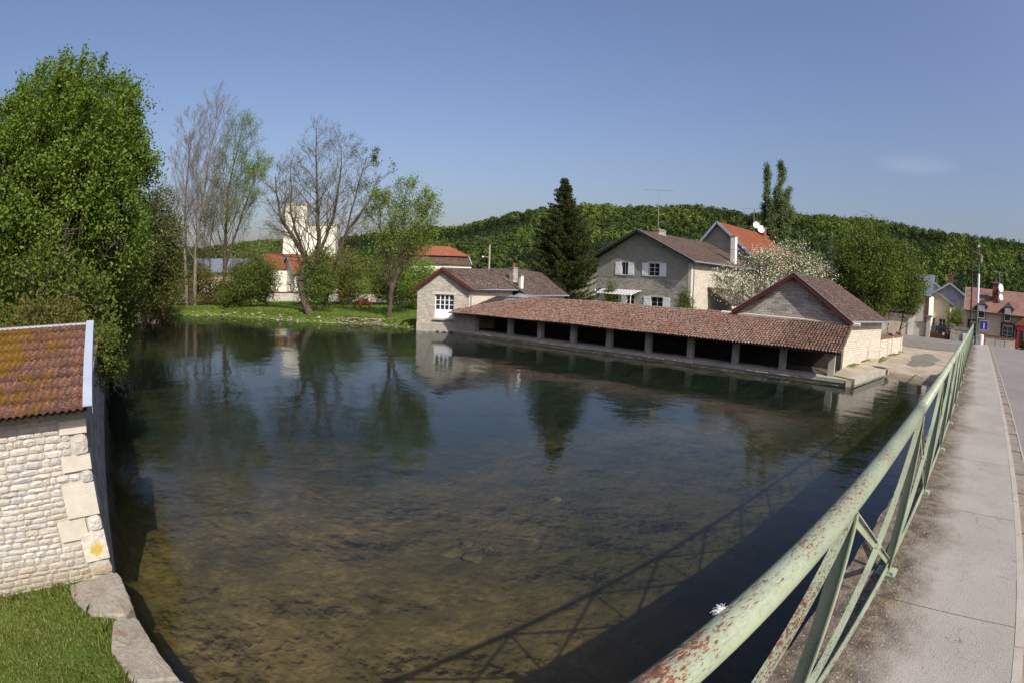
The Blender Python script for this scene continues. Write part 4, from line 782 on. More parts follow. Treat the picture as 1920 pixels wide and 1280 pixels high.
# blossom tree: dark twigs, small leaves and white flowers
def blossom():
    r = random.Random(71); g = np.random.default_rng(71)
    o = bare('blossom_tree', 'spreading tree covered in white blossom behind the barn gable', 'tree', (49.5, 19.6, .8), [
        dict(p=[(49.5, 19.6, .8), (49.4, 19.9, 3), (50.5, 19.2, 5.6), (51.5, 18.6, 7.7)], r=.24, n=18, t0=.3, L=4.2), dict(p=[(49.4, 19.8, 2.5), (47, 21.2, 4.2), (43.8, 22.6, 5.4)], r=.18, n=16, t0=.2, L=3.2),
        dict(p=[(49.5, 19.6, 2.8), (52.5, 17.8, 5.2), (55, 16.6, 6.9)], r=.18, n=15, t0=.25, L=3.6), dict(p=[(49.5, 19.7, 3), (48, 19.7, 6), (47.4, 20.4, 7.6)], r=.16, n=14, t0=.2, L=3.2)], 72, M['bark'], M['leaf_olive'], 7500, .07, maxd=3, nch=(14, 8, 5), spread=(.8, .7, .7), upw=.05, minr=.013, lclump=.28)
    br_ = [c_ for c_ in o.children if c_.name.startswith('crown')][0]; n = len(br_.data.polygons); cs = np.empty(n*3); br_.data.polygons.foreach_get('center', cs); cs = cs.reshape(-1, 3)+np.array(ORG[o.name]); k = g.integers(0, n, 8500); P = cs[k]+g.normal(size=(8500, 3))*.25
    V_, F_ = quads(P, g.normal(size=(8500, 3)), g.uniform(.03, .08, 8500), 1.6, rg=g); npmesh('blossom', V_, F_, M['leaf_blossom'], o, np.clip(g.normal(.75, .2, len(F_)), 0, 1))
blossom()
leafy('lime_tree', 'large dense green tree behind the barn and the low mossy wall', 'tree', (58.0, 13.0, .9), 7.2, (5.2, 4.0, 5.0), 950, 58, .12, M['leaf_green'], M['bark'], seed=81, clump=.95, trunk_r=.3, cc=(58.5, 12.6, 7.6), branch_r=.1)
leafy('lime_tree', 'green tree between the blossom and the village houses, lower than its neighbour', 'tree', (62.5, 9.2, 1.0), 5.5, (3.0, 2.5, 2.9), 330, 55, .11, M['leaf_green'], M['bark'], seed=82, clump=.85, trunk_r=.12, cc=(62, 9.0, 6.6))
leafy('hedge_tree', 'leafy tree behind the blossom tree beside the red tiled house', 'tree', (70, 24, 1.), 5.5, (5.0, 4.5, 4.6), 480, 50, .13, M['leaf_green'], M['bark'], seed=83, clump=1.0, trunk_r=.2)
leafy('wall_shrub', 'climbing shrub on the corner of the grey gabled house', 'shrub', (54.3, 32.9, .8), 3.0, (.7, 1.0, 1.9), 110, 50, .07, M['leaf_green'], M['bark'], seed=84, clump=.5, trunk_r=.04, cc=(54.9, 33.1, 2.7))
leafy('wall_shrub', 'leafy climber left of the striped awning on the grey gabled house', 'shrub', (54.2, 44.2, .8), 3.0, (.7, .9, 1.7), 90, 50, .07, M['leaf_green'], M['bark'], seed=85, clump=.5, trunk_r=.04, cc=(54.8, 43.9, 3.3))
leafy('village_shrub', 'small round tree beside the cream gabled house behind the brown gate', 'tree', (73.5, 3.9, 1.2), 3.4, (1.5, 1.5, 1.6), 120, 45, .08, M['leaf_olive'], M['bark'], seed=86, clump=.5, trunk_r=.06, cc=(73.5, 3.3, 3.7))
leafy('potted_bush', 'dark green bush inside the red entrance frame', 'bush', (72.5, -6.8, 1.2), 2.0, (.8, .8, .8), 60, 45, .07, M['leaf_dark'], M['bark'], seed=87, clump=.4, trunk_r=.04)

# ---------------- wooded hill ----------------
HP = np.array([(-20, 30), (-5, 32), (9.53, 35.34), (13.4, 44.2), (21.6, 47), (27.0, 55), (35.1, 66.0), (43.2, 87.0), (48.6, 97.7), (54.0, 98.0), (60.0, 104), (65, 96), (73.9, 99), (81.9, 95.), (87.7, 91), (94.8, 86), (110, 80), (130, 70)])
def ridge(a): return np.interp(a, HP[:, 0], HP[:, 1])
def hill_h(X, Y):
    a = np.degrees(np.arctan2(X, Y)); d = np.hypot(X, Y); top = ridge(a)-4.2; t_ = np.clip((d-390)/(700-390), 0, 1); return 1.6*vnoise(X, Y, .012, 19)*sm((d-450)/150)+np.where(d < 390, 2., 2+(top-2)*(t_**1.15))+np.where(d > 700, -(d-700)*.03, 0)+2.2*vnoise(X, Y, .03, 9)*sm((d-420)/80)
A_ = np.radians(np.arange(-22, 132, 1.1)); D_ = np.array(list(range(360, 720, 14))+[760, 850, 1000]); AA, DD = np.meshgrid(A_, D_); HX = DD*np.sin(AA); HY = DD*np.cos(AA); HZ = hill_h(HX, HY)
ii = np.arange(HX.size).reshape(HX.shape); Fh = np.stack([ii[:-1, :-1], ii[1:, :-1], ii[1:, 1:], ii[:-1, 1:]], -1).reshape(-1, 4)
M['forest_floor'] = m_plain('forest_floor', (.035, .055, .015), (.02, .035, .01), .05, .95, .1, 1)
o = npmesh('hill', np.stack([HX, HY, HZ], -1).reshape(-1, 3), Fh, M['forest_floor'], smooth=True); tag(o, kind='structure')
t = NT('wood_canopy'); a = t.n('ShaderNodeAttribute'); a.attribute_name = 'rnd'
n1 = t.noise(.012, 3, .6); n2 = t.noise(.5, 3); 
c = t.ramp(a.outputs['Fac'], [(0, (.014, .026, .009)), (.28, (.020, .036, .011)), (.34, (.052, .088, .014)), (.7, (.085, .128, .020)), (1, (.14, .170, .034))]); c = t.mix(t.rng(n1, .45, .58, 0, .6), c, (.018, .034, .012)); t.fin(c, .75, None, .15)
tr = t.n('ShaderNodeBsdfTranslucent'); t.l(c, tr.inputs[0]); mxs = t.n('ShaderNodeMixShader'); mxs.inputs[0].default_value = .2; t.l(t.b.outputs[0], mxs.inputs[1]); t.l(tr.outputs[0], mxs.inputs[2]); t.l(mxs.outputs[0], t.o.inputs[0]); M['wood'] = t.m
g = np.random.default_rng(31); n = 7600; a = np.radians(g.uniform(6, 102, n)); d = np.sqrt(g.uniform(430**2, 712**2, n)); d[:1900] = g.uniform(664, 712, 1900)
cx = d*np.sin(a); cy = d*np.cos(a); cz = hill_h(cx, cy); dark = ((vnoise(cx, cy, .02, 21)+g.normal(0, .35, n)) > .22) & ((d < 672) | (g.random(n) < .05))
rx = np.where(dark, g.uniform(1.6, 2.8, n), g.uniform(2.0, 6.0, n)); rz = np.where(dark, g.uniform(5, 9, n), g.uniform(3.0, 7.5, n)); K = 64
dirs = g.normal(size=(n, K, 3)); dirs[..., 2] = np.abs(dirs[..., 2])*1.0-.35; dirs /= np.linalg.norm(dirs, axis=2, keepdims=True)
sc = np.stack([rx, rx, rz], -1)[:, None]; tap = np.where(dark[:, None], np.clip(1.15-np.clip(dirs[..., 2], 0, 1), .15, 1), 1.)[..., None]*np.array([1, 1, 0])+np.array([0, 0, 1]); rr = g.uniform(.82, 1.05, (n, K, 1))
P = np.stack([cx, cy, cz+rz*.55+.5], -1)[:, None]+dirs*sc*rr*tap; P = P.reshape(-1, 3); N = (dirs+g.normal(size=dirs.shape)*.45).reshape(-1, 3); sz = np.repeat(rx*.26, K)*g.uniform(.6, 1.3, n*K)
V_, F_ = quads(P, N, sz, 1.4, rg=g); rn = np.where(dark, g.uniform(0, .28, n), np.clip(g.normal(.64, .24, n), .34, 1)); o = npmesh('hillside_wood', V_, F_, M['wood'], None, np.clip(np.repeat(rn, K)+g.normal(0, .03, n*K), 0, 1)); tag(o, kind='stuff')
# ---------------- buildings ----------------
class WallF:
    def __init__(s, p0, p1):
        s.p0 = Vector((p0[0], p0[1], 0)); s.d = Vector((p1[0]-p0[0], p1[1]-p0[1], 0)); s.L = s.d.length; s.d.normalize(); s.n = Vector((s.d.y, -s.d.x, 0))   # outward to the right of p0->p1
    def P(s, a, z, out=0.): return s.p0+s.d*a+s.n*out+Vector((0, 0, z))
def wall(th_, w, z0, z1, mat, ops=(), thick=.35, apex=None, name='wall', z1b=None):
    xs = sorted({0., w.L, *[o[0] for o in ops], *[o[1] for o in ops]}); zs = sorted({z0, z1, *[o[2] for o in ops], *[o[3] for o in ops]})
    solid = lambda i, j: 0 <= i < len(xs)-1 and 0 <= j < len(zs)-1 and not any(o[0]-1e-6 <= xs[i] and xs[i+1] <= o[1]+1e-6 and o[2]-1e-6 <= zs[j] and zs[j+1] <= o[3]+1e-6 for o in ops)
    m = MB()
    for i in range(len(xs)-1):
        for j in range(len(zs)-1):
            if not solid(i, j): continue
            a, b, c, d = xs[i], xs[i+1], zs[j], zs[j+1]
            f = [w.P(a, c), w.P(b, c), w.P(b, d), w.P(a, d)]; k = [w.P(a, c, -thick), w.P(b, c, -thick), w.P(b, d, -thick), w.P(a, d, -thick)]
            m.add(f, [(0, 1, 2, 3)]); m.add(k, [(3, 2, 1, 0)])
            if not solid(i-1, j): m.add([f[0], f[3], k[3], k[0]], [(0, 1, 2, 3)])
            if not solid(i+1, j): m.add([f[1], k[1], k[2], f[2]], [(0, 1, 2, 3)])
            if not solid(i, j-1): m.add([f[0], k[0], k[1], f[1]], [(0, 1, 2, 3)])
            if not solid(i, j+1) and (apex is None or j < len(zs)-2): m.add([f[3], f[2], k[2], k[3]], [(0, 1, 2, 3)])
    if apex:
        s_, za = apex; f = [w.P(0, z1), w.P(w.L, z1), w.P(s_, za)]; k = [w.P(0, z1, -thick), w.P(w.L, z1, -thick), w.P(s_, za, -thick)]
        m.add(f+k, [(0, 1, 2), (5, 4, 3), (0, 2, 5, 3), (1, 4, 5, 2)])
    return m.build(name, mat, th_)
def fbox(w, a0, a1, z0, z1, o0, o1, m=None):
    m = m or MB(); return m.prism([w.P(a0, z0, o0), w.P(a1, z0, o0), w.P(a1, z0, o1), w.P(a0, z0, o1)][::-1], [w.P(a0, z1, o0), w.P(a1, z1, o0), w.P(a1, z1, o1), w.P(a0, z1, o1)][::-1])
def window(th_, w, a0, a1, z0, z1, cols=2, rows=3, sill=True, lintel=True, shut=0, inset=.14, fr=.055, mull=.035, panel=0., mat=None, lint_mat=None, curtain=True, sides=None, dark=False):
    mat = mat or M['white_paint']; m = MB(); o0, o1 = -inset-.05, -inset
    fbox(w, a0, a0+fr, z0, z1, o0, o1, m); fbox(w, a1-fr, a1, z0, z1, o0, o1, m); fbox(w, a0+fr, a1-fr, z1-fr, z1, o0, o1, m); fbox(w, a0+fr, a1-fr, z0, z0+fr, o0, o1, m)
    f = m.build('window', mat, th_); zg = z0+panel
    if panel:
        fbox(w, a0+fr, a1-fr, z0+fr, zg, o0+.012, o1-.012).build('door_panel', mat, f)
        n = cols; ww = (a1-a0-2*fr)/n
        for i in range(n): fbox(w, a0+fr+ww*i+.07, a0+fr+ww*(i+1)-.07, z0+fr+.08, zg-.10, o1-.011, o1+.006).build('raised_panel', mat, f)
    gw_ = (a1-a0-2*fr)/cols; m = MB()
    for i in range(1, cols): c = a0+fr+gw_*i; fbox(w, c-mull*.9, c+mull*.9, zg+.001 if panel else z0+fr, z1-fr, o0+.004, o1-.004, m)
    for j in range(1, rows): c = zg+(z1-fr-zg)*j/rows; fbox(w, a0+fr, a1-fr, c-mull*.5, c+mull*.5, o0+.008, o1-.008, m)
    if cols > 1 or rows > 1: m.build('glazing_bar', mat, f)
    for i in range(cols):
        for j in range(rows):
            ca = a0+fr+gw_*i; cz = (z0+fr if not panel else zg)+((z1-fr)-(z0+fr if not panel else zg))*j/rows; hz = ((z1-fr)-(z0+fr if not panel else zg))/rows
            fbox(w, ca+.005, ca+gw_-.005, cz+.005, cz+hz-.005, o0+.014, o0+.020).build('pane', M['glass'], f)
    if curtain: fbox(w, a0+fr, a0+fr+(a1-a0)*.22, z0+.1, z1-fr, o0-.12, o0-.09).build('curtain', M['curtain'], f)
    if curtain: fbox(w, a1-fr-(a1-a0)*.2, a1-fr, z0+.1, z1-fr, o0-.12, o0-.09).build('curtain', M['curtain'], f)
    if sill: fbox(w, a0-.10, a1+.10, z0-.09, z0-.001, -.05, .07).build('sill', lint_mat or M['ashlar'], th_)
    if lintel: fbox(w, a0-.22, a1+.22, z1+.001, z1+.2, -.05, .012).build('lintel', lint_mat or M['ashlar'], th_)
    for side in (sides or ([-1, 1] if shut else [])):
        W_ = shut; a = (a0-W_-.0 if side < 0 else a1+.0); m = MB(); nb = 5
        s = fbox(w, a+.003, a+W_-.003, z0-.03, z1+.02, .016, .050).build('shutter', M['white_paint'], th_)
        for zz in (z0+.18, z1-.22): fbox(w, a+.02, a+W_-.02, zz, zz+.08, .0505, .068).build('ledge', M['white_paint'], s)
        A = w.P(a+(.06 if side < 0 else W_-.06), z1-.24, .059); B = w.P(a+(W_-.06 if side < 0 else .06), z0+.28, .059); d = (B-A); m = MB(); nn_ = w.n; pz = d.normalized().cross(nn_); m.obox((A+B)/2, d/2, nn_*.009, pz*.04); m.build('brace', M['white_paint'], s)
    return f
def slope(th_, corners, mat, thick=.10, name='roof', parent=None):
    """corners: eave a, eave b, ridge b, ridge a"""
    c = [Vector(p) for p in corners]; n = (c[1]-c[0]).cross(c[3]-c[0]).normalized(); 
    if n.z < 0: n = -n
    m = MB(); m.prism([p-n*thick for p in c], c); return m.build(name, mat, parent or th_)
def lerp(a, b, t): return Vector(a)+(Vector(b)-Vector(a))*t
def tv_antenna(label, base, h, az, L=2.6, n=11, name='tv_antenna', mast=.03):
    o = thing(name, label, 'antenna', base); b = Vector(base); MB().tube([b, b+Vector((0, 0, h))], mast, 6).build('mast', M['metal'], o)
    d = Vector((math.cos(az), math.sin(az), -.05)).normalized(); s_ = Vector((-d.y, d.x, 0)); t_ = b+Vector((0, 0, h)); MB().tube([t_-d*L*.5, t_+d*L*.5], mast*.7, 4).build('boom', M['metal'], o)
    for i in range(n): p = t_-d*L*.48+d*L*.96*i/(n-1); w_ = .30-.12*i/n; MB().tube([p-s_*w_, p+s_*w_], .012, 4).build('element', M['metal'], o)
    return o
def dish(label, c, r_, d, name='satellite_dish'):
    o = thing(name, label, 'satellite dish', c); c = Vector(c); d = Vector(d).normalized(); x = d.cross(Vector((0, 0, 1))).normalized(); y = x.cross(d); vs = []; fs = []; n = 20
    for i in range(4):
        q = i/3; 
        for k in range(n): a = k/n*6.2832; vs.append(c+(x*math.cos(a)+y*math.sin(a))*r_*max(q, .02)+d*(q*q*r_*.22))
    for i in range(3):
        for k in range(n): a = i*n+k; b = i*n+(k+1) % n; fs.append((a, b, b+n, a+n))
    m = MB(); m.add(vs, fs); m.build('reflector', M['white_paint'], o, True); MB().tube([c-y*r_*.9+d*r_*.2, c+d*r_*.9-y*.05], .012, 5).build('feed_arm', M['metal'], o); MB().tube([c+d*r_*.85-y*.05, c+d*r_*1.05-y*.05], .03, 6).build('receiver', M['white_paint'], o); MB().tube([c-d*.01, c-d*.18, c-d*.18-Vector((0, 0, r_*1.1))], .022, 6).build('bracket', M['metal'], o); return o

# ---- the wash-house (lavoir) ----
LA = Vector((31.1, 7.6, 0)); LB = Vector((27.9, 38.3, 0)); ld = (LB-LA).normalized(); ln = Vector((ld.y, -ld.x, 0))   # ln points to the bank
def LP(s, back, z): return LA+ld*s+ln*back+Vector((0, 0, z))
LL = (LB-LA).length
lv = thing('wash_house', 'long open wash-house with red canal-tile roof on square stone posts along the water', 'wash-house', tuple(LP(LL/2, 2, .4)))
M['dark_floor'] = m_plain('shade_dark_floor', (.10, .09, .07), (.06, .055, .045), 2, .9, .3, 8)  # floor coloured darker to stand in for shade under the roof
m = MB()
pl_ = [(0, .0), (0, 4.0), (LL+.6, 4.0), (LL+.6, .0)]; m.prism([LP(a, b, -1.4) for a, b in pl_][::-1], [LP(a, b, .30) for a, b in pl_][::-1]); m.build('platform', M['concrete_d'], lv)
r = random.Random(4); s = 0.0
while s < LL+.5:
    L = r.uniform(1.3, 2.1); e = min(s+L, LL+.55); q = [(s+.008, -.05+r.uniform(-.015, .015)), (s+.008, .95), (e-.008, .95), (e-.008, -.05+r.uniform(-.015, .015))]
    m = MB(); dz = r.uniform(-.008, .012); m.prism([LP(a, b, .16) for a, b in q][::-1], [LP(a, b, .42+dz+(-.05 if b < .5 else .0)) for a, b in q][::-1]); m.build('kerb_stone', M['concrete'], lv); s = e
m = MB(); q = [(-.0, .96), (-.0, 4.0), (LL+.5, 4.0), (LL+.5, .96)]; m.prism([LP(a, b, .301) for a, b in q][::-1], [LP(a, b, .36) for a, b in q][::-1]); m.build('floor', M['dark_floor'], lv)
for k in range(9):
    s = 1.05+3.06*k; m = MB(); w_ = .19; q = [(s-w_, .42), (s-w_, .80), (s+w_, .80), (s+w_, .42)]; m.prism([LP(a, b, .40) for a, b in q][::-1], [LP(a, b, 1.72) for a, b in q][::-1]); m.build('post', M['concrete'], lv)
m = MB(); q = [(.5, .50), (.5, .72), (LL-.6, .72), (LL-.6, .50)]; m.prism([LP(a, b, 1.721) for a, b in q][::-1], [LP(a, b, 1.88) for a, b in q][::-1]); m.build('beam', M['timber'], lv)
EZ, RZ, RB = 1.80, 3.24, 4.05; OV = -.58
rise = lambda b: EZ+(RZ-EZ)*(b-OV)/(RB-OV)
for k in range(48):
    s = .6+k*.64
    if s > LL-.3: break
    m = MB(); m.bar(LP(s, OV+.08, rise(OV+.08)-.10), LP(s, RB-.1, rise(RB-.1)-.10), .09, .10); m.build('rafter', M['timber'], lv)
bw_ = WallF(LP(LL-.1, 3.9, 0).xy, LP(1.0, 3.9, 0).xy); bw_.n = bw_.n
M['inner_shade'] = m_plain('shade_dark_masonry', (.055, .050, .042), (.03, .028, .024), 2, .95, .4, 10)  # interior shade put into the masonry colour so the inside reads black
wall(lv, bw_, .3, 3.02, M['inner_shade'], name='back_wall')
ew = WallF(LP(LL+.0, 3.9, 0).xy, LP(LL+.0, .25, 0).xy); 
m = MB(); q = [(LL-1.65, .28), (LL-1.65, .75), (LL+.35, .75), (LL+.35, .28)]; m.prism([LP(a, b, -.3) for a, b in q][::-1], [LP(a, b, 1.74) for a, b in q][::-1]); m.build('end_wall', M['concrete'], lv)
m = MB(); m.prism([LP(.44, OV, rise(OV)-.085), LP(.44, RB, rise(RB)-.085), LP(LL+.8, RB, rise(RB)-.085), LP(LL+.8, OV, rise(OV)-.085)][::-1], [LP(.44, OV, rise(OV)-.045), LP(.44, RB, rise(RB)-.045), LP(LL+.8, RB, rise(RB)-.045), LP(LL+.8, OV, rise(OV)-.045)][::-1]); lroof = m.build('roof', M['dark'], lv)
# brace leaning against the end post
MB().bar(LP(1.0, .9, .45), LP(1.2, 2.9, 1.9), .10, .10).build('brace', M['timber'], lv)
t = NT('canal_tile'); x, y, z = t.sep(); vo = t.n('ShaderNodeTexVoronoi'); vo.inputs['Scale'].default_value = 4.4; t.l(t.pos, vo.inputs['Vector']); sc_ = t.n('ShaderNodeSeparateColor'); t.l(vo.outputs['Color'], sc_.inputs[0])
n1 = t.noise(.35, 4); n2 = t.noise(16, 4, .7); n3 = t.noise(3, 4, .6)
c = t.ramp(sc_.outputs[0], [(0, (.050, .036, .029)), (.25, (.12, .060, .043)), (.5, (.175, .072, .046)), (.72, (.10, .066, .052)), (.86, (.215, .095, .062)), (1, (.15, .125, .105))])
c = t.mix(t.rng(n3, .45, .65, 0, .55), c, (.085, .06, .048)); c = t.mix(t.math('MULTIPLY', t.rng(n2, .55, .61), t.rng(n1, .35, .6, .55, 1)), c, (.42, .39, .365)); c = t.mix(t.math('MULTIPLY', t.rng(t.noise(9, 3), .60, .66), .9), c, (.26, .13, .03) )
M['canal'] = t.fin(c, .88, t.bump(n2, .4, .01), .15)
def half_tube(nseg=4):
    vs = []; fs = []
    for j, (rad, y_) in enumerate(((.098, 0), (.078, 1))):
        for i in range(nseg+1): a = math.pi*i/nseg; vs.append((rad*math.cos(a), y_, rad*math.sin(a)*1.0+(.024 if j == 0 else 0)))
    for i in range(nseg): fs.append((i, i+1, nseg+2+i, nseg+1+i))
    n = len(vs)
    for i in range(nseg+1): a = math.pi*i/nseg; vs.append((.083*math.cos(a), 0, .083*math.sin(a)*.95+.016))
    for i in range(nseg): fs.append((n+i, n+i+1, i+1, i))
    me = bpy.data.meshes.new('tile'); me.from_pydata(vs, [], fs); me.polygons.foreach_set('use_smooth', [True]*nseg+[False]*nseg); me.materials.append(M['canal']); return me, np.array(vs), np.array(fs)
RS = .52; TM, TV, TF = half_tube(); sp_, ex = .205, .335; sl_ = math.hypot(RB-OV, RZ-EZ); ncol = int((LL+.3)/sp_); nrow = int(sl_/ex)+1; ps = math.atan2(RZ-EZ, RB-OV); base_rot = math.atan2(ln.y, ln.x)-math.pi/2
r = random.Random(12); keep = []; rest = []
def ridge_cut(s):   # the roof narrows where it meets the cottage at the far end
    return RB if s < LL-4.2 else RB-(s-(LL-4.2))/5.0*3.4
for i in range(ncol):
    for j in range(nrow):
        s = RS+sp_*i; b = OV-.05+ex*math.cos(ps)*j
        if b > ridge_cut(s)-.15: continue
        tz = rise(b)-.045+r.uniform(-.004, .012)+.035*math.sin(s*.55)*math.sin(s*.21+1); 
        (keep if (i < 26) else rest).append((s+r.uniform(-.014, .014), b+r.uniform(-.02, .02), tz, r.uniform(-.03, .03)))
keep.sort(key=lambda q: q[0]); rest = keep[300:]+rest; keep = keep[:300]
def tile_mat(s, b, z, dr): return Matrix.Translation(LP(s, b, z)) @ Matrix.Rotation(base_rot+dr, 4, 'Z') @ Matrix.Rotation(ps-.02, 4, 'X') @ Matrix.Diagonal((1, .40, 1, 1))
ob = Vector(ORG[lroof.name])
for q in keep:
    o = bpy.data.objects.new('tile', TM); C.objects.link(o); o.parent = lroof; o.matrix_local = Matrix.Translation(-ob) @ tile_mat(*q)
VV = []; FF = []; T4 = np.concatenate([TV, np.ones((len(TV), 1))], 1)
for i, q in enumerate(rest): VV.append((T4 @ np.array(tile_mat(*q)).T)[:, :3]); FF.append(TF+i*len(TV))
tag(npmesh('tiles', np.concatenate(VV), np.concatenate(FF), M['canal'], lroof), kind='stuff')
# channel tiles between: a pan sheet just under, coloured like the tiles
# mortar fillet where the roof meets the barn gable
m = MB(); m.prism([LP(-.1, RB-.28, RZ-.1), LP(-.1, RB+.0, RZ-.1), LP(9.6, RB+.0, RZ-.1), LP(9.6, RB-.28, RZ-.1)][::-1], [LP(-.1, RB-.28, RZ+.02), LP(-.1, RB+.0, RZ+.10), LP(9.6, RB+.0, RZ+.10), LP(9.6, RB-.28, RZ+.02)][::-1]); m.build('mortar_fillet', M['mortar'], lv)
MB().bar(LP(.38, OV, rise(OV)+.03), LP(.38, RB, rise(RB)+.03), .05, .16).build('verge_board', M['timber'], lv)
# quay platform corner beyond the wash-house
cq = thing('corner_quay', 'pale concrete quay corner with slabs at the right end of the wash-house', 'quay', (33, 8, .2))
P_ = [LP(-.02, -.10, 0).xy, (31.4, 7.15), (38.2, 6.55), (39.4, 7.6), (43.2, 7.95), (35.2, 8.9), LP(-.02, 3.9, 0).xy]
m = MB(); m.prism([(p[0], p[1], -1.2) for p in P_], [(p[0], p[1], .33) for p in P_]); m.build('quay_body', M['concrete_d'], cq)
E_ = [Vector((31.14, 7.5)), Vector((31.4, 7.12)), Vector((34.9, 6.82)), Vector((38.3, 6.5))]
for (a, b) in ((Vector((31.25, 7.1)), Vector((33.1, 6.95))), (Vector((33.13, 6.95)), Vector((35.6, 6.74))), (Vector((35.63, 6.74)), Vector((38.2, 6.5)))):
    d = (b-a).normalized(); n_ = Vector((-d.y, d.x)); m = MB(); m.prism([(a.x, a.y, .10), (b.x, b.y, .10), (*(b+n_*.55), .10), (*(a+n_*.55), .10)], [(a.x, a.y, .44), (b.x, b.y, .45), (*(b+n_*.55), .47), (*(a+n_*.55), .46)]); m.build('kerb_stone', M['concrete'], cq)
m = MB(); m.prism([(31.3, 7.68, .331), (38.4, 7.06, .331), (42.9, 7.98, .5), (35, 8.86, .45), (31.5, 8.6, .331)], [(31.3, 7.68, .462), (38.4, 7.06, .47), (42.9, 7.98, .74), (35, 8.86, .53), (31.5, 8.6, .47)]); m.build('paving', M['ramp'], cq)
dr = thing('drain_outlet', 'square concrete drain outlet box at the foot of the slipway', 'drain', (38.9, 6.7, .1))
w = WallF((38.3, 6.55), (39.4, 6.42)); wall(dr, w, -.4, .52, M['concrete'], [(.22, .88, -.1, .40)], thick=.7, name='headwall'); fbox(w, -.12, 1.22, .522, .60, -.9, .08).build('cap_slab', M['concrete'], dr); fbox(w, .2, .9, -.12, .42, -.74, -.70).build('dark_bore', M['dark'], dr)

# ---- barn beside the wash-house ----
bn = thing('stone_barn', 'low limestone barn with brown roof and oxblood barge boards at the end of the wash-house', 'barn', (39, 12.5, .6))
G0 = (34.16, 16.2); G1 = (34.92, 8.9); S1 = (43.4, 8.02); ax_ = Vector((.995, -.104, 0)); 
w = WallF(G0, G1); wall(bn, w, .3, 3.48, M['lime_grey'], apex=(3.78, 5.96), name='gable_wall')
w2 = WallF((G1[0]-.004, G1[1]-.006), S1); wall(bn, w2, .2, 3.32, M['lime_bright'], name='side_wall'); w3 = WallF((S1[0]+.85, 16.2), S1); 
m = MB(); m.prism([(S1[0], S1[1], .3), (S1[0]+.0, 15.6, .3), (S1[0]-.35, 15.6, .3), (S1[0]-.35, S1[1]+.05, .3)], [(S1[0], S1[1], 3.3), (S1[0]+.0, 15.6, 3.3), (S1[0]-.35, 15.6, 3.3), (S1[0]-.35, S1[1]+.05, 3.3)]); m.build('rear_wall', M['lime'], bn)
R0 = Vector((34.55, 12.45, 6.10)); o_ = -ax_*.32; R1 = Vector((41.9, 12.05, 6.05)); e0 = Vector((34.86, 8.42, 3.42)); e1 = Vector((43.75, 7.50, 3.38)); f0 = Vector((34.12, 16.62, 3.42)); f1 = Vector((43.3, 15.9, 3.4))
slope(bn, [e0+o_, e1, R1, R0+o_], M['roof_brown'], .09); slope(bn, [f1, f0+o_, R0+o_, R1], M['roof_brown'], .09)
slope(bn, [e1+Vector((0, .2, 0)), f1, R1, R1+Vector((.02, 0, 0))], M['roof_brown'], .08)
for (a, b) in ((e0, R0), (f0, R0)):
    m = MB(); A = a+o_-ax_*.025+Vector((0, 0, -.14)); B_ = b+o_-ax_*.025+Vector((0, 0, -.14)); m.bar(A, B_, .04, .26); m.build('barge_board', M['wood_red'], bn)
    m = MB(); A = a+o_-ax_*.03+Vector((0, 0, .02)); B_ = b+o_-ax_*.03+Vector((0, 0, .02)); m.bar(A, B_, .07, .035); m.build('verge_flashing', M['zinc'], bn)
for q in (.02, .52, .95): 
    for a in (e0, f0): p = lerp(R0, a, q)+Vector((0, 0, -.30)); MB().bar(p+o_*.9, p+ax_*.1, .16, .18).build('purlin_end', M['wood_red'], bn)
MB().tube([e0+o_+Vector((0, -.05, -.05)), e1+Vector((0, -.05, -.05))], .065, 8).build('gutter', M['zinc'], bn); MB().tube([e1+Vector((-.1, -.05, -.1)), e1+Vector((-.05, .1, -.55)), e1+Vector((-.1, .42, -.8))], .04, 6).build('downpipe', M['zinc'], bn)
MB().box(35.0, 8.87, .4, 35.3, 8.89, .45)
mw = thing('mossy_wall', 'low limestone wall with a rust brown mossy cap running on from the barn', 'wall', (47, 7.7, .8))
w = WallF((43.42, 8.0), (50.4, 7.25)); wall(mw, w, .4, 2.05, M['lime_bright'], thick=.4, name='masonry'); m = MB(); m.prism([w.P(0, 2.052, .06), w.P(w.L, 2.052, .06), w.P(w.L, 2.052, -.46), w.P(0, 2.052, -.46)][::-1], [w.P(0, 2.16, .02), w.P(w.L, 2.16, .02), w.P(w.L, 2.30, -.40), w.P(0, 2.30, -.40)][::-1]); m.build('cap', M['mossyclay'], mw)
for a in (3.4, 6.6): fbox(w, a, a+.5, .5, 2.10, -.4, .05).build('pier', M['lime_bright'], mw)
fbox(w, 6.3, 7.1, 2.31, 2.44, -.46, .08).build('capstone', M['concrete_d'], mw); fbox(w, 3.2, 4.1, 2.31, 2.42, -.46, .08).build('capstone', M['concrete_d'], mw)

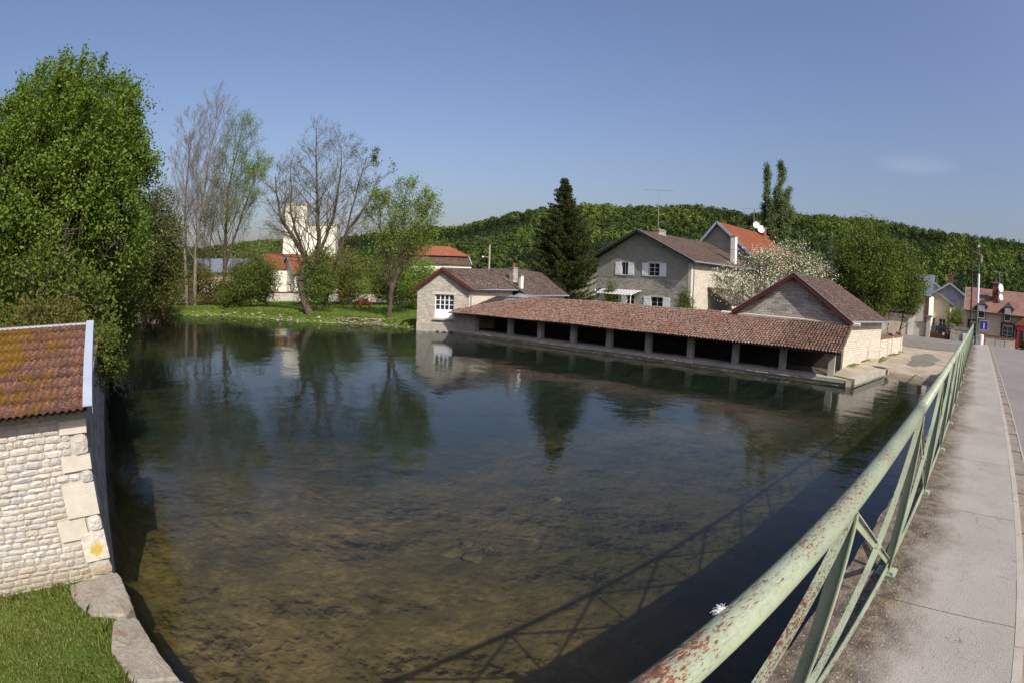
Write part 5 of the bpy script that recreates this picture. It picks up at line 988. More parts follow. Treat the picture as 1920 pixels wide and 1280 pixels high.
# ---- cottage by the water ----
ct = thing('gabled_cottage', 'small limestone cottage with red barge boards and a white glazed door over the water', 'cottage', (32, 41, .6))
CA = (26.05, 42.1); CB = (28.75, 38.15); cax = Vector((.997, .075, 0))
w = WallF(CA, CB); aw0, aw1 = w.L*.345, w.L*.715
wall(ct, w, -1.2, 3.72, M['lime_gable'], [(aw0, aw1, 1.22, 3.22)], apex=(w.L*.50, 5.42), name='gable_wall', thick=.4)
window(ct, w, aw0, aw1, 1.22, 3.22, cols=4, rows=3, panel=.72, sill=True, lintel=True, curtain=False, fr=.08, mull=.05)
fbox(w, aw0-.14, aw1+.16, 1.02, 1.128, -.05, .16).build('ledge', M['concrete'], ct)
fbox(w, -.02, w.L+.02, -1.2, .72, -.05, .035).build('plinth', M['concrete'], ct)
CC = Vector((34.0, 38.55, 0)); w2 = WallF((CB[0]-.004, CB[1]-.006), CC.xy); wall(ct, w2, .2, 3.72, M['lime_bright'], name='side_wall')
CR0 = Vector((27.35, 40.15, 5.55)); o_ = Vector((-.22, -.16, 0)); RE = Vector((34.4, 42.4, 5.62))
ge0 = Vector((28.85, 37.72, 3.78)); ge1 = Vector((34.1, 38.05, 3.80)); gf0 = Vector((25.85, 42.3, 3.66)); gf1 = Vector((33.5, 46.6, 3.66))
slope(ct, [ge0+o_, ge1, RE, CR0+o_], M['roof_dark'], .09); slope(ct, [gf1, gf0+o_, CR0+o_, RE], M['roof_dark'], .09)
for (a, b) in ((ge0, CR0), (gf0, CR0)): A = a+o_*1.1+Vector((0, 0, -.13)); B_ = b+o_*1.1+Vector((0, 0, -.13)); MB().bar(A, B_, .045, .24).build('barge_board', M['wood_red'], ct)
MB().tube([ge0+Vector((-.1, -.05, -.05)), ge1+Vector((0, -.05, -.05))], .06, 8).build('gutter', M['zinc'], ct); p = w2.P(.18, 0, .08); MB().tube([p+Vector((0, 0, 3.66)), p+Vector((0, 0, 1.6))], .045, 8).build('downpipe', M['zinc'], ct)
# rear wing, deeper than the front block
WE0 = Vector((34.2, 36.9, 3.30)); WE1 = Vector((40.3, 37.5, 3.40)); WR0 = Vector((34.4, 42.4, 5.66)); WR1 = Vector((41.6, 42.9, 5.62)); WF0 = Vector((33.6, 47.2, 3.4)); WF1 = Vector((41.9, 48.0, 3.4))
slope(ct, [WE0, WE1, WR1, WR0], M['roof_dark'], .10); slope(ct, [WF1, WF0, WR0, WR1], M['roof_dark'], .10)
for (a, b) in ((WE0, lerp(WE0, WR0, .34)), (WE1, WR1)): MB().bar(a+Vector((-.03 if a is WE0 else .03, 0, -.06)), b+Vector((-.03 if a is WE0 else .03, 0, -.06)), .05, .24).build('barge_board', M['wood_red'], ct)
w4 = WallF((34.35, 37.35), (40.1, 37.9)); wall(ct, w4, .4, 3.30, M['lime_bright'], name='wing_wall'); w5 = WallF((34.35, 40), (34.35, 37.35)); wall(ct, w5, .4, 3.2, M['lime'], name='wing_end'); w6 = WallF((40.1, 37.9), (41.0, 47.6)); wall(ct, w6, .4, 3.35, M['lime'], apex=(4.9, 5.5), name='wing_end')
MB().tube([WE0+Vector((.3, -.05, -.05)), WE1+Vector((0, -.05, -.05))], .06, 8).build('gutter', M['zinc'], ct)
slope(ct, [Vector((34.6, 34.6, 2.75)), Vector((38.8, 35.2, 2.55)), Vector((39.4, 37.5, 3.12)), Vector((34.6, 37.0, 3.22))], M['roof_brown'], .08, 'lean_to_roof')
slope(ct, [LP(LL-4.9, 3.95, 3.18), LP(LL-2.2, 3.0, 2.95), Vector((34.2, 37.9, 3.5)), Vector((35.2, 37.2, 3.35))], M['zinc'], .04, 'zinc_valley')
m = MB(); m.bar(Vector((28.4, 37.55, 1.98)), Vector((33.4, 38.0, 3.28)), .22, .06); m.build('flashing', M['zinc'], ct); m = MB(); m.bar(Vector((28.4, 37.62, 1.92)), Vector((33.4, 38.05, 3.22)), .06, .14); m.build('verge_board', M['white_paint'], ct)
def chimney(th_, x, y, z0, z1, sx, sy, mat, pot=0, name='chimney', capm=None):
    c = MB().box(x-sx, y-sy, z0, x+sx, y+sy, z1).build(name, mat, th_); MB().box(x-sx-.05, y-sy-.05, z1+.001, x+sx+.05, y+sy+.05, z1+.10).build('chimney_cap', capm or M['concrete_d'], c)
    for i in range(pot): MB().lathe((x+(i-.5*(pot-1))*.35, y, z1+.1005), [(.15, 0), (.13, .18), (.11, .42), (.13, .45)], 10).build('chimney_pot', M['brick'], c)
    return c
chimney(ct, 35.2, 39.9, 3.9, 5.75, .27, .27, M['lime'], 1); chimney(ct, 34.9, 38.5, 3.3, 5.05, .16, .16, M['plaster_white'], 0)

# ---- the grey gabled house ----
gh = thing('grey_gabled_house', 'two storey house with grey rendered gable, stone ground floor and white shutters', 'house', (62, 37, .8))
X0 = 56.0; w = WallF((56.0, 47.25), (56.0, 33.1)); LW = w.L
u = lambda Y: 47.25-Y
ops = [(u(43.6)+.22, u(42.35)-.0, 5.95, 7.50), (u(39.35), u(37.75), 5.98, 7.46), (u(45.6), u(44.5), 1.4, 3.75), (u(42.8), u(41.6), 1.9, 3.75), (u(38.6), u(36.9), 1.9, 3.55)]
ops = [(3.95, 5.05, 5.95, 7.50), (8.15, 9.75, 5.95, 7.45), (2.55, 3.65, 1.2, 3.55), (4.9, 6.1, 1.8, 3.55), (8.6, 10.4, 1.75, 3.45)]
wall(gh, w, .6, 5.62, M['lime_grey'], [o for o in ops if o[3] < 5], name='ground_floor_wall', thick=.4); 
wg = WallF((55.985, 47.26), (55.985, 33.09)); wall(gh, wg, 5.62, 7.92, M['plaster'], [o for o in ops if o[3] > 5], apex=(u(40.55), 11.30), name='gable_wall', thick=.4)
window(gh, wg, *ops[0], cols=2, rows=1, shut=.92, curtain=True); window(gh, wg, *ops[1], cols=2, rows=3, shut=.95); 
window(gh, w, *ops[2], cols=2, rows=3, sill=False); window(gh, w, *ops[3], cols=2, rows=3, shut=.8, sides=[-1]); window(gh, w, *ops[4], cols=2, rows=3, shut=1.0)
ws = WallF((55.975, 33.084), (76.0, 33.084)); wall(gh, ws, .6, 7.95, M['lime_bright'], name='side_wall', thick=.4); fbox(ws, .001, .35, .6, 7.9, .001, .02).build('quoin', M['ashlar'], gh)
oh = .75; rz = 11.52; yR = 40.55
A0 = Vector((56-oh, 32.35, 7.82)); A1 = Vector((75.6, 32.35, 7.95)); Rr0 = Vector((56-oh, yR, rz)); Rr1 = Vector((75.6, yR, rz)); B0 = Vector((56-oh, 48.2, 8.0)); B1 = Vector((75.6, 48.2, 8.0))
slope(gh, [A0, A1, Rr1, Rr0], M['roof_brown'], .14); slope(gh, [B1, B0, Rr0, Rr1], M['roof_brown'], .14)
for a in (A0, B0): 
    MB().bar(a+Vector((-.03, 0, -.16)), Rr0+Vector((-.03, 0, -.16)), .05, .28).build('barge_board', M['dark'], gh); MB().bar(a+Vector((-.04, 0, .02)), Rr0+Vector((-.04, 0, .02)), .09, .05).build('verge_flashing', M['zinc'], gh)
    for q in (.03, .48, .93): p = lerp(Rr0, a, q)+Vector((0, 0, -.36)); MB().bar(p, p+Vector((oh, 0, 0)), .22, .26).build('purlin_end', M['dark'], gh)
MB().tube([A0+Vector((0, -.08, -.08)), A1+Vector((0, -.08, -.08))], .085, 8).build('gutter', M['zinc'], gh); MB().tube([(56.5, 32.4, 7.7), (56.5, 33.0, 7.2), (56.5, 33.0, .8)], .06, 8).build('downpipe', M['zinc'], gh)
c = chimney(gh, 59.8, 40.2, 11.0, 11.75, .8, .4, M['lime_grey']); MB().box(59.1, 39.9, 11.86, 60.5, 40.5, 12.0).build('chimney_hood', M['concrete_d'], gh)
chimney(gh, 68.0, 33.6, 8.2, 11.9, .34, .34, M['plaster_white'])
tv_antenna('long aerial on a thin mast above the grey gabled house', (59.2, 40.1, 11.85), 5.1, 2.45, 3.9, 15, mast=.032)
# porch roof on the side
slope(gh, [Vector((60.0, 29.6, 3.1)), Vector((66.5, 29.6, 3.1)), Vector((66.5, 33.05, 5.0)), Vector((60.0, 33.05, 5.0))], M['roof_brown'], .12, 'porch_roof'); 
for xx in (60.2, 63.4, 66.3): MB().box(xx-.12, 29.7, .7, xx+.12, 29.94, 3.0).build('porch_post', M['timber'], gh)
MB().box(60.1, 29.68, 2.7, 66.4, 29.96, 2.96).build('porch_beam', M['plaster_cream'], gh); MB().box(60.0, 31.5, .7, 66.4, 31.7, 1.9).build('porch_wall', M['plaster_cream'], gh)
# striped slatted awning
aw = thing('slatted_awning', 'white slatted pergola awning over the terrace of the grey gabled house', 'awning', (54.6, 43.2, 3.6)); a0_, a1_ = w.P(1.2, 4.05, .06), w.P(7.2, 4.05, .06)
for q in (0, 1): MB().bar(w.P(1.2, 4.02-.5*q, .1+1.9*q), w.P(7.2, 4.02-.5*q, .1+1.9*q), .08, .08).build('rail', M['white_paint'], aw)
for i in range(13): a = 1.35+5.7*i/12; MB().bar(w.P(a, 4.09, .06), w.P(a, 3.53, 2.15), .16, .04).build('slat', M['white_paint'], aw)
for a in (1.35, 7.05): p = w.P(a, 0, 2.0); MB().tube([p+Vector((0, 0, 3.46)), p+Vector((0, 0, .8))], .04, 6).build('post', M['white_paint'], aw)
pa_ = thing('closed_parasol', 'closed white parasol on the terrace left of the grey gabled house', 'parasol', (54.5, 46.2, .8)); MB().lathe((54.5, 46.2, .8), [(.25, 0), (.25, .08), (.02, .1), (.02, 1.3)], 10).build('pole', M['metal'], pa_); MB().lathe((54.5, 46.2, 2.0), [(.20, 0), (.27, .15), (.20, .8), (.12, 1.5), (.03, 2.0)], 10).build('canopy', M['white_paint'], pa_)
# beige outbuilding behind the spruce
ob_ = thing('beige_outbuilding', 'plain beige outbuilding wall between the spruce and the grey gabled house', 'outbuilding', (66, 55.5, .8)); wq = WallF((63, 58.5), (63, 53.0)); wall(ob_, wq, .6, 4.6, M['plaster_cream'], apex=(5.49, 6.5)); slope(ob_, [Vector((62.7, 59.5, 4.3)), Vector((70, 59.5, 4.3)), Vector((70, 52.9, 6.7)), Vector((62.7, 52.9, 6.7))], M['roof_brown'], .1)

# ---- red tiled house behind ----
rh = thing('red_roofed_house', 'tall house with steep rust red tile roof and grey slate-edged gable', 'house', (78, 36, 1)); w = WallF((74, 42.0), (74, 32.2)); a_ = (42.0-39.25)
rA = Vector((73.5, 30.9, 8.0)); rR0 = Vector((73.5, 39.25, 14.75)); rR1 = Vector((89.5, 36.6, 14.3)); rB = Vector((92.5, 28.2, 8.0)); 
prof_ = [(42.3, .8), (42.3, 11.1), (39.25, 14.45), (31.3, 8.1), (31.3, .8)]; MB().prism([(74, y_, z_) for y_, z_ in prof_], [(74.35, y_, z_) for y_, z_ in prof_]).build('gable_wall', M['plaster'], rh)
slope(rh, [rA, rB, rR1, rR0], M['roof_rust'], .15); slope(rh, [Vector((92, 46, 9)), Vector((73.5, 42.6, 11.3)), rR0, rR1], M['slate'], .15)
for a in (rA, Vector((73.5, 42.6, 11.3))): MB().bar(a+Vector((-.05, 0, -.1)), rR0+Vector((-.05, 0, -.1)), .08, .34).build('barge_board', M['zinc_blue'], rh)
ws = WallF((74, 31.7), (92, 29.1)); wall(rh, ws, .8, 7.9, M['plaster_white'], name='side_wall')
MB().box(85.0, 36.5, 12.0, 86.2, 37.7, 15.2).build('chimney', M['brick'], rh); MB().box(84.9, 36.4, 15.201, 86.3, 37.8, 15.35).build('chimney_cap', M['concrete_d'], rh)
dish('lower white satellite dish on the brick chimney of the red roofed house', (84.7, 36.9, 15.0), .62, (-.72, -.68, .1)); dish('upper left white satellite dish on the brick chimney of the red roofed house', (84.7, 37.75, 15.7), .55, (-.82, -.56, .1))
tv_antenna('small aerial above the brick chimney beside the poplar', (86.3, 38.9, 14.0), 4.6, 2.3, 4.2, 9, mast=.045)

# ---- orange pavilion, silos and other far roofs ----
pv = thing('orange_roofed_pavilion', 'pavilion with hipped orange tile roof above a brown mansard and white wall', 'house', (62, 95, 1)); 
e1 = Vector((.88, -.475, 0)); e2 = Vector((.475, .88, 0)); c0 = Vector((60.6, 91.4, 0))
def pvp(a, b, z): return c0+e1*a+e2*b+Vector((0, 0, z))
def ring4(a0, a1, b0, b1, z): return [pvp(a0, b0, z), pvp(a1, b0, z), pvp(a1, b1, z), pvp(a0, b1, z)]
MB().prism(ring4(-6.6, 6.9, 0, 9, .8), ring4(-6.6, 6.9, 0, 9, 7.3)).build('wall', M['plaster_white'], pv)
MB().prism(ring4(-7.0, 7.3, -.4, 9.4, 7.31), ring4(-6.0, 6.3, .6, 8.4, 9.0)).build('mansard', M['roof_brown'], pv)
MB().prism(ring4(-6.5, 6.8, .1, 8.9, 9.01), [pvp(-2.6, 4.5, 11.1), pvp(2.9, 4.5, 11.1), pvp(2.9, 4.6, 11.1), pvp(-2.6, 4.6, 11.1)]).build('roof', M['roof_orange'], pv)
MB().bar(pvp(6.98, -.3, 7.4), pvp(6.35, .25, 9.0), .25, .12).build('corner_flashing', M['zinc_blue'], pv); 
for a in (-2.6, 2.9): MB().lathe(pvp(a, 4.55, 11.1), [(.14, 0), (.2, .2), (.08, .4), (.14, .55), (.02, .8)], 8).build('finial', M['brick'], pv)
MB().prism([(70, 86, .8), (92, 74, .8), (94, 80, .8), (72, 92, .8)], [(70, 86, 6.0), (92, 74, 6.0), (94, 80, 6.0), (72, 92, 6.0)]).build('annex_wall', M['plaster_cream'], pv); slope(pv, [Vector((69, 85.3, 5.8)), Vector((92.4, 73, 5.8)), Vector((94, 78, 7.0)), Vector((71, 89.5, 7.0))], M['roof_brown'], .15, 'annex_roof')
def tower(nm, lb, cat, x, y, w_, z1, w2_=None, mat=None, ribs=6):
    th_ = thing(nm, lb, cat, (x, y, 0)); d1 = Vector((.87, -.49, 0)); d2 = Vector((.49, .87, 0)); c = Vector((x, y, 0)); w2_ = w2_ or w_
    q = [c, c+d1*w_, c+d1*w_+d2*w2_, c+d2*w2_]; b = MB().prism([p+Vector((0, 0, 0)) for p in q], [p+Vector((0, 0, z1)) for p in q]).build('shaft', mat or M['plaster_white'], th_)
    for i in range(ribs+1): p = c+d1*(w_*i/ribs)-d2*.12; MB().prism([p-d1*.12, p+d1*.12, p+d1*.12+d2*.119, p-d1*.12+d2*.119], [v+Vector((0, 0, z1-.4)) for v in (p-d1*.12, p+d1*.12, p+d1*.12+d2*.119, p-d1*.12+d2*.119)]).build('rib', M['concrete'], th_)
    q2 = [c-d1*.3-d2*.3, c+d1*(w_+.3)-d2*.3, c+d1*(w_+.3)+d2*(w2_+.3), c-d1*.3+d2*(w2_+.3)]; MB().prism([p+Vector((0, 0, z1+.01)) for p in q2], [p+Vector((0, 0, z1+.6)) for p in q2]).build('parapet', M['concrete'], th_); return th_
t1 = tower('grain_silo', 'taller white concrete grain silo tower behind the bare tree', 'silo', 67.6, 209.6, 8.9, 31.8, 9, ribs=2); 
t2 = tower('grain_silo', 'wider lower white grain silo block right of the tall one', 'silo', 76.0, 207.0, 12.2, 24.2, 10, ribs=4)
lh = thing('long_grey_shed', 'long low shed with pale grey roof behind the meadow wall', 'shed', (14, 112, 1)); MB().box(-4, 112, 1, 30, 122, 5.6).build('wall', M['plaster_white'], lh); slope(lh, [Vector((-5, 111, 5.4)), Vector((31, 111, 5.4)), Vector((31, 117, 8.2)), Vector((-5, 117, 8.2))], M['slate'], .2); slope(lh, [Vector((31, 123, 5.4)), Vector((-5, 123, 5.4)), Vector((-5, 117, 8.2)), Vector((31, 117, 8.2))], M['slate'], .2)
def small_house(nm, lb, cat, gx0, y0, y1, depth, zb, ze, zr, wm, rm, bm=None, door=True, lean=0):
    th_ = thing(nm, lb, cat, (gx0, (y0+y1)/2, zb)); w = WallF((gx0, y1), (gx0, y0)); L = w.L; ops = [(L*.2, L*.2+1, zb+1.2, zb+2.3), (L*.62, L*.62+1, zb+1.2, zb+2.3)] if door else []
    wall(th_, w, zb-.3, ze, wm, ops, apex=(L/2, zr-.1)); 
    for o in ops: window(th_, w, *o, cols=2, rows=2, curtain=False)
    ws = WallF((gx0-.004, y0-.006), (gx0+depth, y0-.006-lean)); wall(th_, ws, zb-.3, ze, wm, name='side_wall'); ym = (y0+y1)/2
    A = Vector((gx0-.35, y0-.4, ze-.12)); A1 = Vector((gx0+depth, y0-.4-lean, ze-.12)); Ra = Vector((gx0-.35, ym, zr)); Rb = Vector((gx0+depth, ym-lean, zr)); B = Vector((gx0-.35, y1+.4, ze-.12)); B1 = Vector((gx0+depth, y1+.4-lean, ze-.12))
    slope(th_, [A, A1, Rb, Ra], rm, .1); slope(th_, [B1, B, Ra, Rb], rm, .1)
    for a in (A, B): MB().bar(a+Vector((-.03, 0, -.1)), Ra+Vector((-.03, 0, -.1)), .05, .24).build('barge_board', bm or M['zinc'], th_)
    return th_
small_house('red_roofed_cottage', 'small white gabled house with red roof behind the meadow wall near the round bush', 'house', 32, 92, 100, 9, .9, 5.0, 8.2, M['plaster_white'], M['roof_rust'])
small_house('red_roofed_annex', 'low annex with red roof left of the small white gabled house', 'house', 28.5, 96.5, 102, 8, .9, 6.0, 8.6, M['plaster_white'], M['roof_rust'], door=False)
fs_ = thing('farm_shelter', 'low open shelter with rusty red roof beside the meadow wall', 'shelter', (14, 88, .8)); 
for xx in (5.2, 8.0): MB().box(xx-.15, 86, .4, xx+.15, 86.3, 5.2).build('post', M['wood_red'], fs_)
MB().box(4.8, 85.9, 5.2, 8.4, 86.4, 5.6).build('beam', M['wood_red'], fs_); slope(fs_, [Vector((4.4, 85.3, 5.6)), Vector((8.8, 85.3, 5.6)), Vector((8.8, 89, 6.2)), Vector((4.4, 89, 6.2))], M['roof_rust'], .1)
rc = thing('red_cart', 'bright red cart standing behind the trees at the back of the meadow', 'cart', (35, 76, .8)); M['red'] = m_plain('red_enamel', (.45, .035, .025), (.36, .03, .02), 2, .4); MB().box(33.4, 75.6, 1.75, 35.4, 77, 2.35).build('bed', M['red'], rc)
for xx in (33.8, 35.0): MB().tube([(xx, 75.45, 1.35), (xx, 75.58, 1.35)], .42, 12).build('wheel', M['dark'], rc)
# meadow wall
mdw = thing('meadow_wall', 'pale dry stone wall with red tile coping at the back of the meadow', 'wall', (22, 81.5, .8))
pts = [(-4, 79.5), (9, 82), (18.3, 82.8), (28.1, 79.2), (34, 76), (48, 66.5)]
for i in range(len(pts)-1):
    w = WallF(pts[i], pts[i+1]); wall(mdw, w, .3, 2.15, M['lime_far'], thick=.4, name='masonry'); fbox(w, .01, w.L-.01, 2.151, 2.30, -.5, .1).build('coping', M['roof_rust'], mdw)
# utility pole with street lamp behind the cottage
up = thing('utility_pole', 'slim concrete utility pole with a small lamp behind the cottage roof', 'utility pole', (53.6, 66.4, .8)); MB().tube([(53.6, 66.4, .8), (53.6, 66.4, 9.9)], [.17, .11], 8).build('pole', M['concrete'], up); MB().bar((52.9, 67, 9.5), (54.6, 65.7, 9.5), .08, .08).build('crossarm', M['dark'], up); MB().bar((53.2, 66.7, 9.1), (54.2, 65.9, 9.1), .06, .06).build('crossarm', M['dark'], up); MB().bar((53.6, 66.4, 8.0), (52.9, 66.9, 8.1), .07, .07).build('lamp_arm', M['metal'], up); MB().lathe((52.8, 67.0, 7.95), [(.16, 0), (.18, .1), (.06, .2)], 8).build('lamp', M['white_paint'], up)
# ---------------- village across the bridge ----------------
vh = thing('white_town_house', 'tall white house with red brick corner behind the large green tree', 'house', (74, 10, 1.2)); w = WallF((73.5, 16), (73.5, 7.1)); wall(vh, w, 1, 6.2, M['plaster_white'], [(5.9, 6.9, 3.3, 4.9)], name='wall'); window(vh, w, 5.9, 6.9, 3.3, 4.9, curtain=False)
fbox(w, w.L-.55, w.L+.01, 1, 6.2, .001, .05).build('brick_quoin', M['brick'], vh); slope(vh, [Vector((73, 16.3, 6.1)), Vector((73, 6.8, 6.1)), Vector((78, 6.8, 9)), Vector((78, 16.3, 9))], M['slate'], .12)
wr = WallF((73.495, 7.09), (80, 6.99)); wall(vh, wr, 1, 6.2, M['plaster_white'], name='side_wall')
gr = thing('white_garage', 'low white garage with panelled doors under a brown beam beside the street', 'garage', (70.8, 12, 1)); w = WallF((70.9, 14.5), (71.3, 8.75)); wall(gr, w, .9, 3.75, M['plaster_white'], [(1.8, 4.9, .95, 3.4)]); fbox(w, -.1, w.L+.1, 3.751, 3.98, -.5, .15).build('beam', M['wood_red'], gr)
for i in range(4): fbox(w, 1.82+.77*i, 1.82+.77*i+.75, .96, 3.39, -.14, -.08).build('door_panel', M['plaster_cream'], gr)
slope(gr, [Vector((70.6, 14.6, 3.99)), Vector((71.0, 8.6, 3.99)), Vector((73.3, 8.6, 4.3)), Vector((73.3, 14.6, 4.3))], M['roof_brown'], .08)
MB().tube([w.P(2.3, 1, .5), w.P(2.3, 4.3, .5)], .05, 6).build('post', M['wood_red'], gr)
gwl = thing('gate_wall', 'white rubble garden wall with a capped gate pillar left of the brown gate', 'wall', (71.4, 7.8, 1.1)); w = WallF((71.35, 8.65), (71.5, 7.1)); wall(gwl, w, .9, 2.95, M['lime_bright'], thick=.35, name='masonry'); fbox(w, 0, w.L, 2.951, 3.03, -.42, .06).build('coping', M['concrete'], gwl)
MB().box(71.2, 6.55, .9, 71.75, 7.08, 3.62).build('gate_pillar', M['lime_bright'], gwl); MB().box(71.05, 6.4, 3.621, 71.9, 7.2, 3.85).build('pillar_cap', M['concrete_d'], gwl)
gwr = thing('gate_wall', 'grey stone wall with a capped gate pillar right of the brown gate', 'wall', (71.8, 2.7, 1.1)); MB().box(71.4, 3.25, .9, 71.95, 3.75, 2.95).build('gate_pillar', M['lime'], gwr); MB().box(71.3, 3.12, 2.951, 72.05, 3.88, 3.15).build('pillar_cap', M['concrete_d'], gwr)
w = WallF((71.5, 3.25), (71.6, .9)); wall(gwr, w, .9, 2.55, M['lime'], thick=.35, name='masonry'); fbox(w, 0, w.L, 2.551, 2.9, -.40, .04).build('coping', M['concrete_d'], gwr)
sg = thing('notice_board', 'small blue framed notice board on the grey stone wall', 'notice board', (71.5, 1.7, 1.9)); MB().box(71.42, 1.45, 1.5, 71.46, 2.0, 2.3).build('board', M['white_paint'], sg); M['blue'] = m_plain('blue_enamel', (.02, .05, .28), (.018, .045, .25), 2, .35)
for q in ((1.40, 1.45, 1.45, 2.35), (2.0, 2.05, 1.45, 2.35), (1.45, 2.0, 2.3, 2.35), (1.45, 2.0, 1.45, 1.5)): MB().box(71.41, q[0], q[2], 71.47, q[1], q[3]).build('frame', M['blue'], sg)
gt_ = thing('brown_gate', 'brown metal gate with open bars above solid panels between two stone pillars', 'gate', (71.6, 5.1, 1.1)); M['gate'] = m_plain('rust_brown_paint', (.10, .035, .02), (.07, .028, .018), 3, .5)
for k, (a, b) in enumerate(((3.80, 5.13), (5.17, 6.50))):
    lf = MB().box(71.60, a, 1.15, 71.66, b, 1.95).build('gate_panel', M['gate'], gt_); MB().box(71.59, a, 2.5, 71.67, b, 2.57).build('top_bar', M['gate'], gt_)
    for i in range(7): y = a+.03+(b-a-.06)*i/6; MB().box(71.615, y-.015, 1.951, 71.645, y+.015, 2.5).build('bar', M['gate'], gt_)
MB().box(71.58, 4.55, 1.75, 71.596, 4.85, 2.05).build('number_plate', M['white_paint'], gt_)
# cars parked behind the gate
M['car_green'] = m_plain('dark_green_car_paint', (.035, .05, .03), (.03, .045, .028), 2, .25, .0, spec=.6); M['car_red'] = m_plain('dark_red_car_paint', (.25, .03, .03), (.2, .025, .03), 2, .25, .0, spec=.6); M['tyre'] = m_plain('tyre_rubber', (.02, .02, .02), (.015, .015, .015), 3, .8)
def car(lb, x, y, mt, rot=0):
    th_ = thing('parked_car', lb, 'car', (x, y, 1.2)); Rm = Matrix.Translation((x, y, 1.2)) @ Matrix.Rotation(rot, 4, 'Z')
    def T(vs): return [Rm @ Vector(v) for v in vs]
    pf = [(-2.0, .45), (-2.0, .85), (-1.75, .98), (-1.0, 1.02), (-.45, 1.45), (.9, 1.48), (1.6, 1.02), (2.0, .9), (2.02, .45)]; m = MB(); m.prism(T([(p[0], -.78, p[1]) for p in pf][::-1]), T([(p[0], .78, p[1]) for p in pf][::-1])); b = m.build('body', M[mt], th_)
    m = MB(); m.prism(T([(-2.01, -.5, 1.02), (-1.02, -.7, 1.04), (-.47, -.6, 1.42), (-.50, -.6, 1.44)][::-1]), T([(-2.01, .5, 1.02), (-1.02, .7, 1.04), (-.47, .6, 1.42), (-.50, .6, 1.44)][::-1])); 
    MB().prism(T([(-.98, -.66, 1.06), (-.52, -.60, 1.42), (-.52, .60, 1.42), (-.98, .66, 1.06)]), T([(-1.03, -.66, 1.07), (-.56, -.60, 1.44), (-.56, .60, 1.44), (-1.03, .66, 1.07)])).build('windscreen', M['glass'], th_)
    for s_ in (-1, 1): MB().prism(T([(-.75, .781*s_, 1.06), (1.35, .781*s_, 1.06), (.85, .781*s_, 1.42), (-.42, .781*s_, 1.41)]), T([(-.75, .79*s_, 1.06), (1.35, .79*s_, 1.06), (.85, .79*s_, 1.42), (-.42, .79*s_, 1.41)])).build('side_window', M['glass'], th_)
    for s_ in (-1, 1):
        MB().prism(T([(-2.03, .45*s_, .68), (-2.03, .68*s_, .68), (-2.03, .68*s_, .82), (-2.03, .45*s_, .82)]), T([(-2.0, .45*s_, .68), (-2.0, .68*s_, .68), (-2.0, .68*s_, .82), (-2.0, .45*s_, .82)])).build('headlight', M['white_paint'], th_)
        for xx in (-1.3, 1.3): wl_ = MB().tube(T([(xx, .66*s_, .31), (xx, .82*s_, .31)]), .31, 14).build('wheel', M['tyre'], th_); MB().tube(T([(xx, .821*s_, .31), (xx, .835*s_, .31)]), .19, 10).build('rim', M['metal'], wl_)
    MB().prism(T([(-2.03, -.25, .5), (-2.03, .25, .5), (-2.03, .25, .6), (-2.03, -.25, .6)]), T([(-2.002, -.25, .5), (-2.002, .25, .5), (-2.002, .25, .6), (-2.002, -.25, .6)])).build('licence_plate', M['white_paint'], th_)
car('dark green car parked behind the brown gate', 75.6, 5.4, 'car_green', .1); car('dark red car parked behind the gate beside the right gate pillar', 76.5, 3.2, 'car_red', -.1)
ch = small_house('cream_gabled_house', 'cream rendered gabled house with white windows behind the brown gate', 'house', 80, 4.6, 8.4, 8, 1.2, 5.6, 6.9, M['plaster_cream'], M['slate'], bm=M['concrete_d'])
ch = small_house('grey_gabled_outhouse', 'larger house with stained grey gable and slate roof behind the cream house', 'house', 86, 1.8, 8.2, 9, 1.2, 6.6, 8.6, M['plaster_grey'], M['slate'], bm=M['zinc_blue']); chimney(ch, 89, 5.1, 8.2, 9.8, .4, .4, M['brick'], 1)
ch = small_house('slate_roofed_house', 'slate roofed house peeking out above the grey gable', 'house', 97, 7.0, 13.0, 9, 1.2, 7.8, 9.9, M['plaster_white'], M['slate'], bm=M['zinc_blue'], door=False)
# dormered house
dh = thing('dormered_house', 'cream house with pink tile roof and two dormers at the end of the bridge', 'house', (75, -5, 1.2)); w = WallF((74.5, 1.85), (74.0, -13.5)); 
ops = [(.6, 1.55, 1.9, 3.55), (5.4, 6.9, 2.0, 3.6), (7.3, 8.5, 1.3, 3.5)]
wall(dh, w, 1.0, 5.05, M['plaster_cream'], ops, thick=.4); window(dh, w, *ops[0], cols=2, rows=3, curtain=False); window(dh, w, *ops[1], cols=2, rows=3, shut=.0, curtain=True); window(dh, w, *ops[2], cols=1, rows=2, panel=.9, mat=M['wood_red'], sill=False, curtain=False)
for o in (ops[0], ops[1]):
    for a in (o[0]-.30, o[1]+.02): fbox(w, a, a+.28, o[2]-.05, o[3]+.25, .001, .05).build('brick_surround', M['wood_red'], dh)
    fbox(w, o[0]-.3, o[1]+.3, o[3]+.202, o[3]+.38, .001, .055).build('brick_surround', M['wood_red'], dh)
slope(dh, [Vector((73.9, 2.15, 4.95)), Vector((73.4, -14, 4.95)), Vector((78.6, -14, 7.95)), Vector((79.1, 2.15, 7.95))], M['roof_pink'], .14); slope(dh, [Vector((83.6, -14, 4.95)), Vector((84.1, 2.15, 4.95)), Vector((79.1, 2.15, 7.95)), Vector((78.6, -14, 7.95))], M['roof_pink'], .14)
wn = WallF((83, 1.856), (74.495, 1.856)); wall(dh, wn, 1.0, 5.0, M['plaster_cream'], apex=(4.1, 7.7), name='end_wall'); MB().bar((73.85, 2.17, 4.9), (79.1, 2.17, 7.9), .08, .2).build('barge_board', M['zinc'], dh)
MB().tube([(73.8, 2.1, 4.95), (73.35, -13.8, 4.95)], .06, 6).build('gutter', M['timber'], dh)
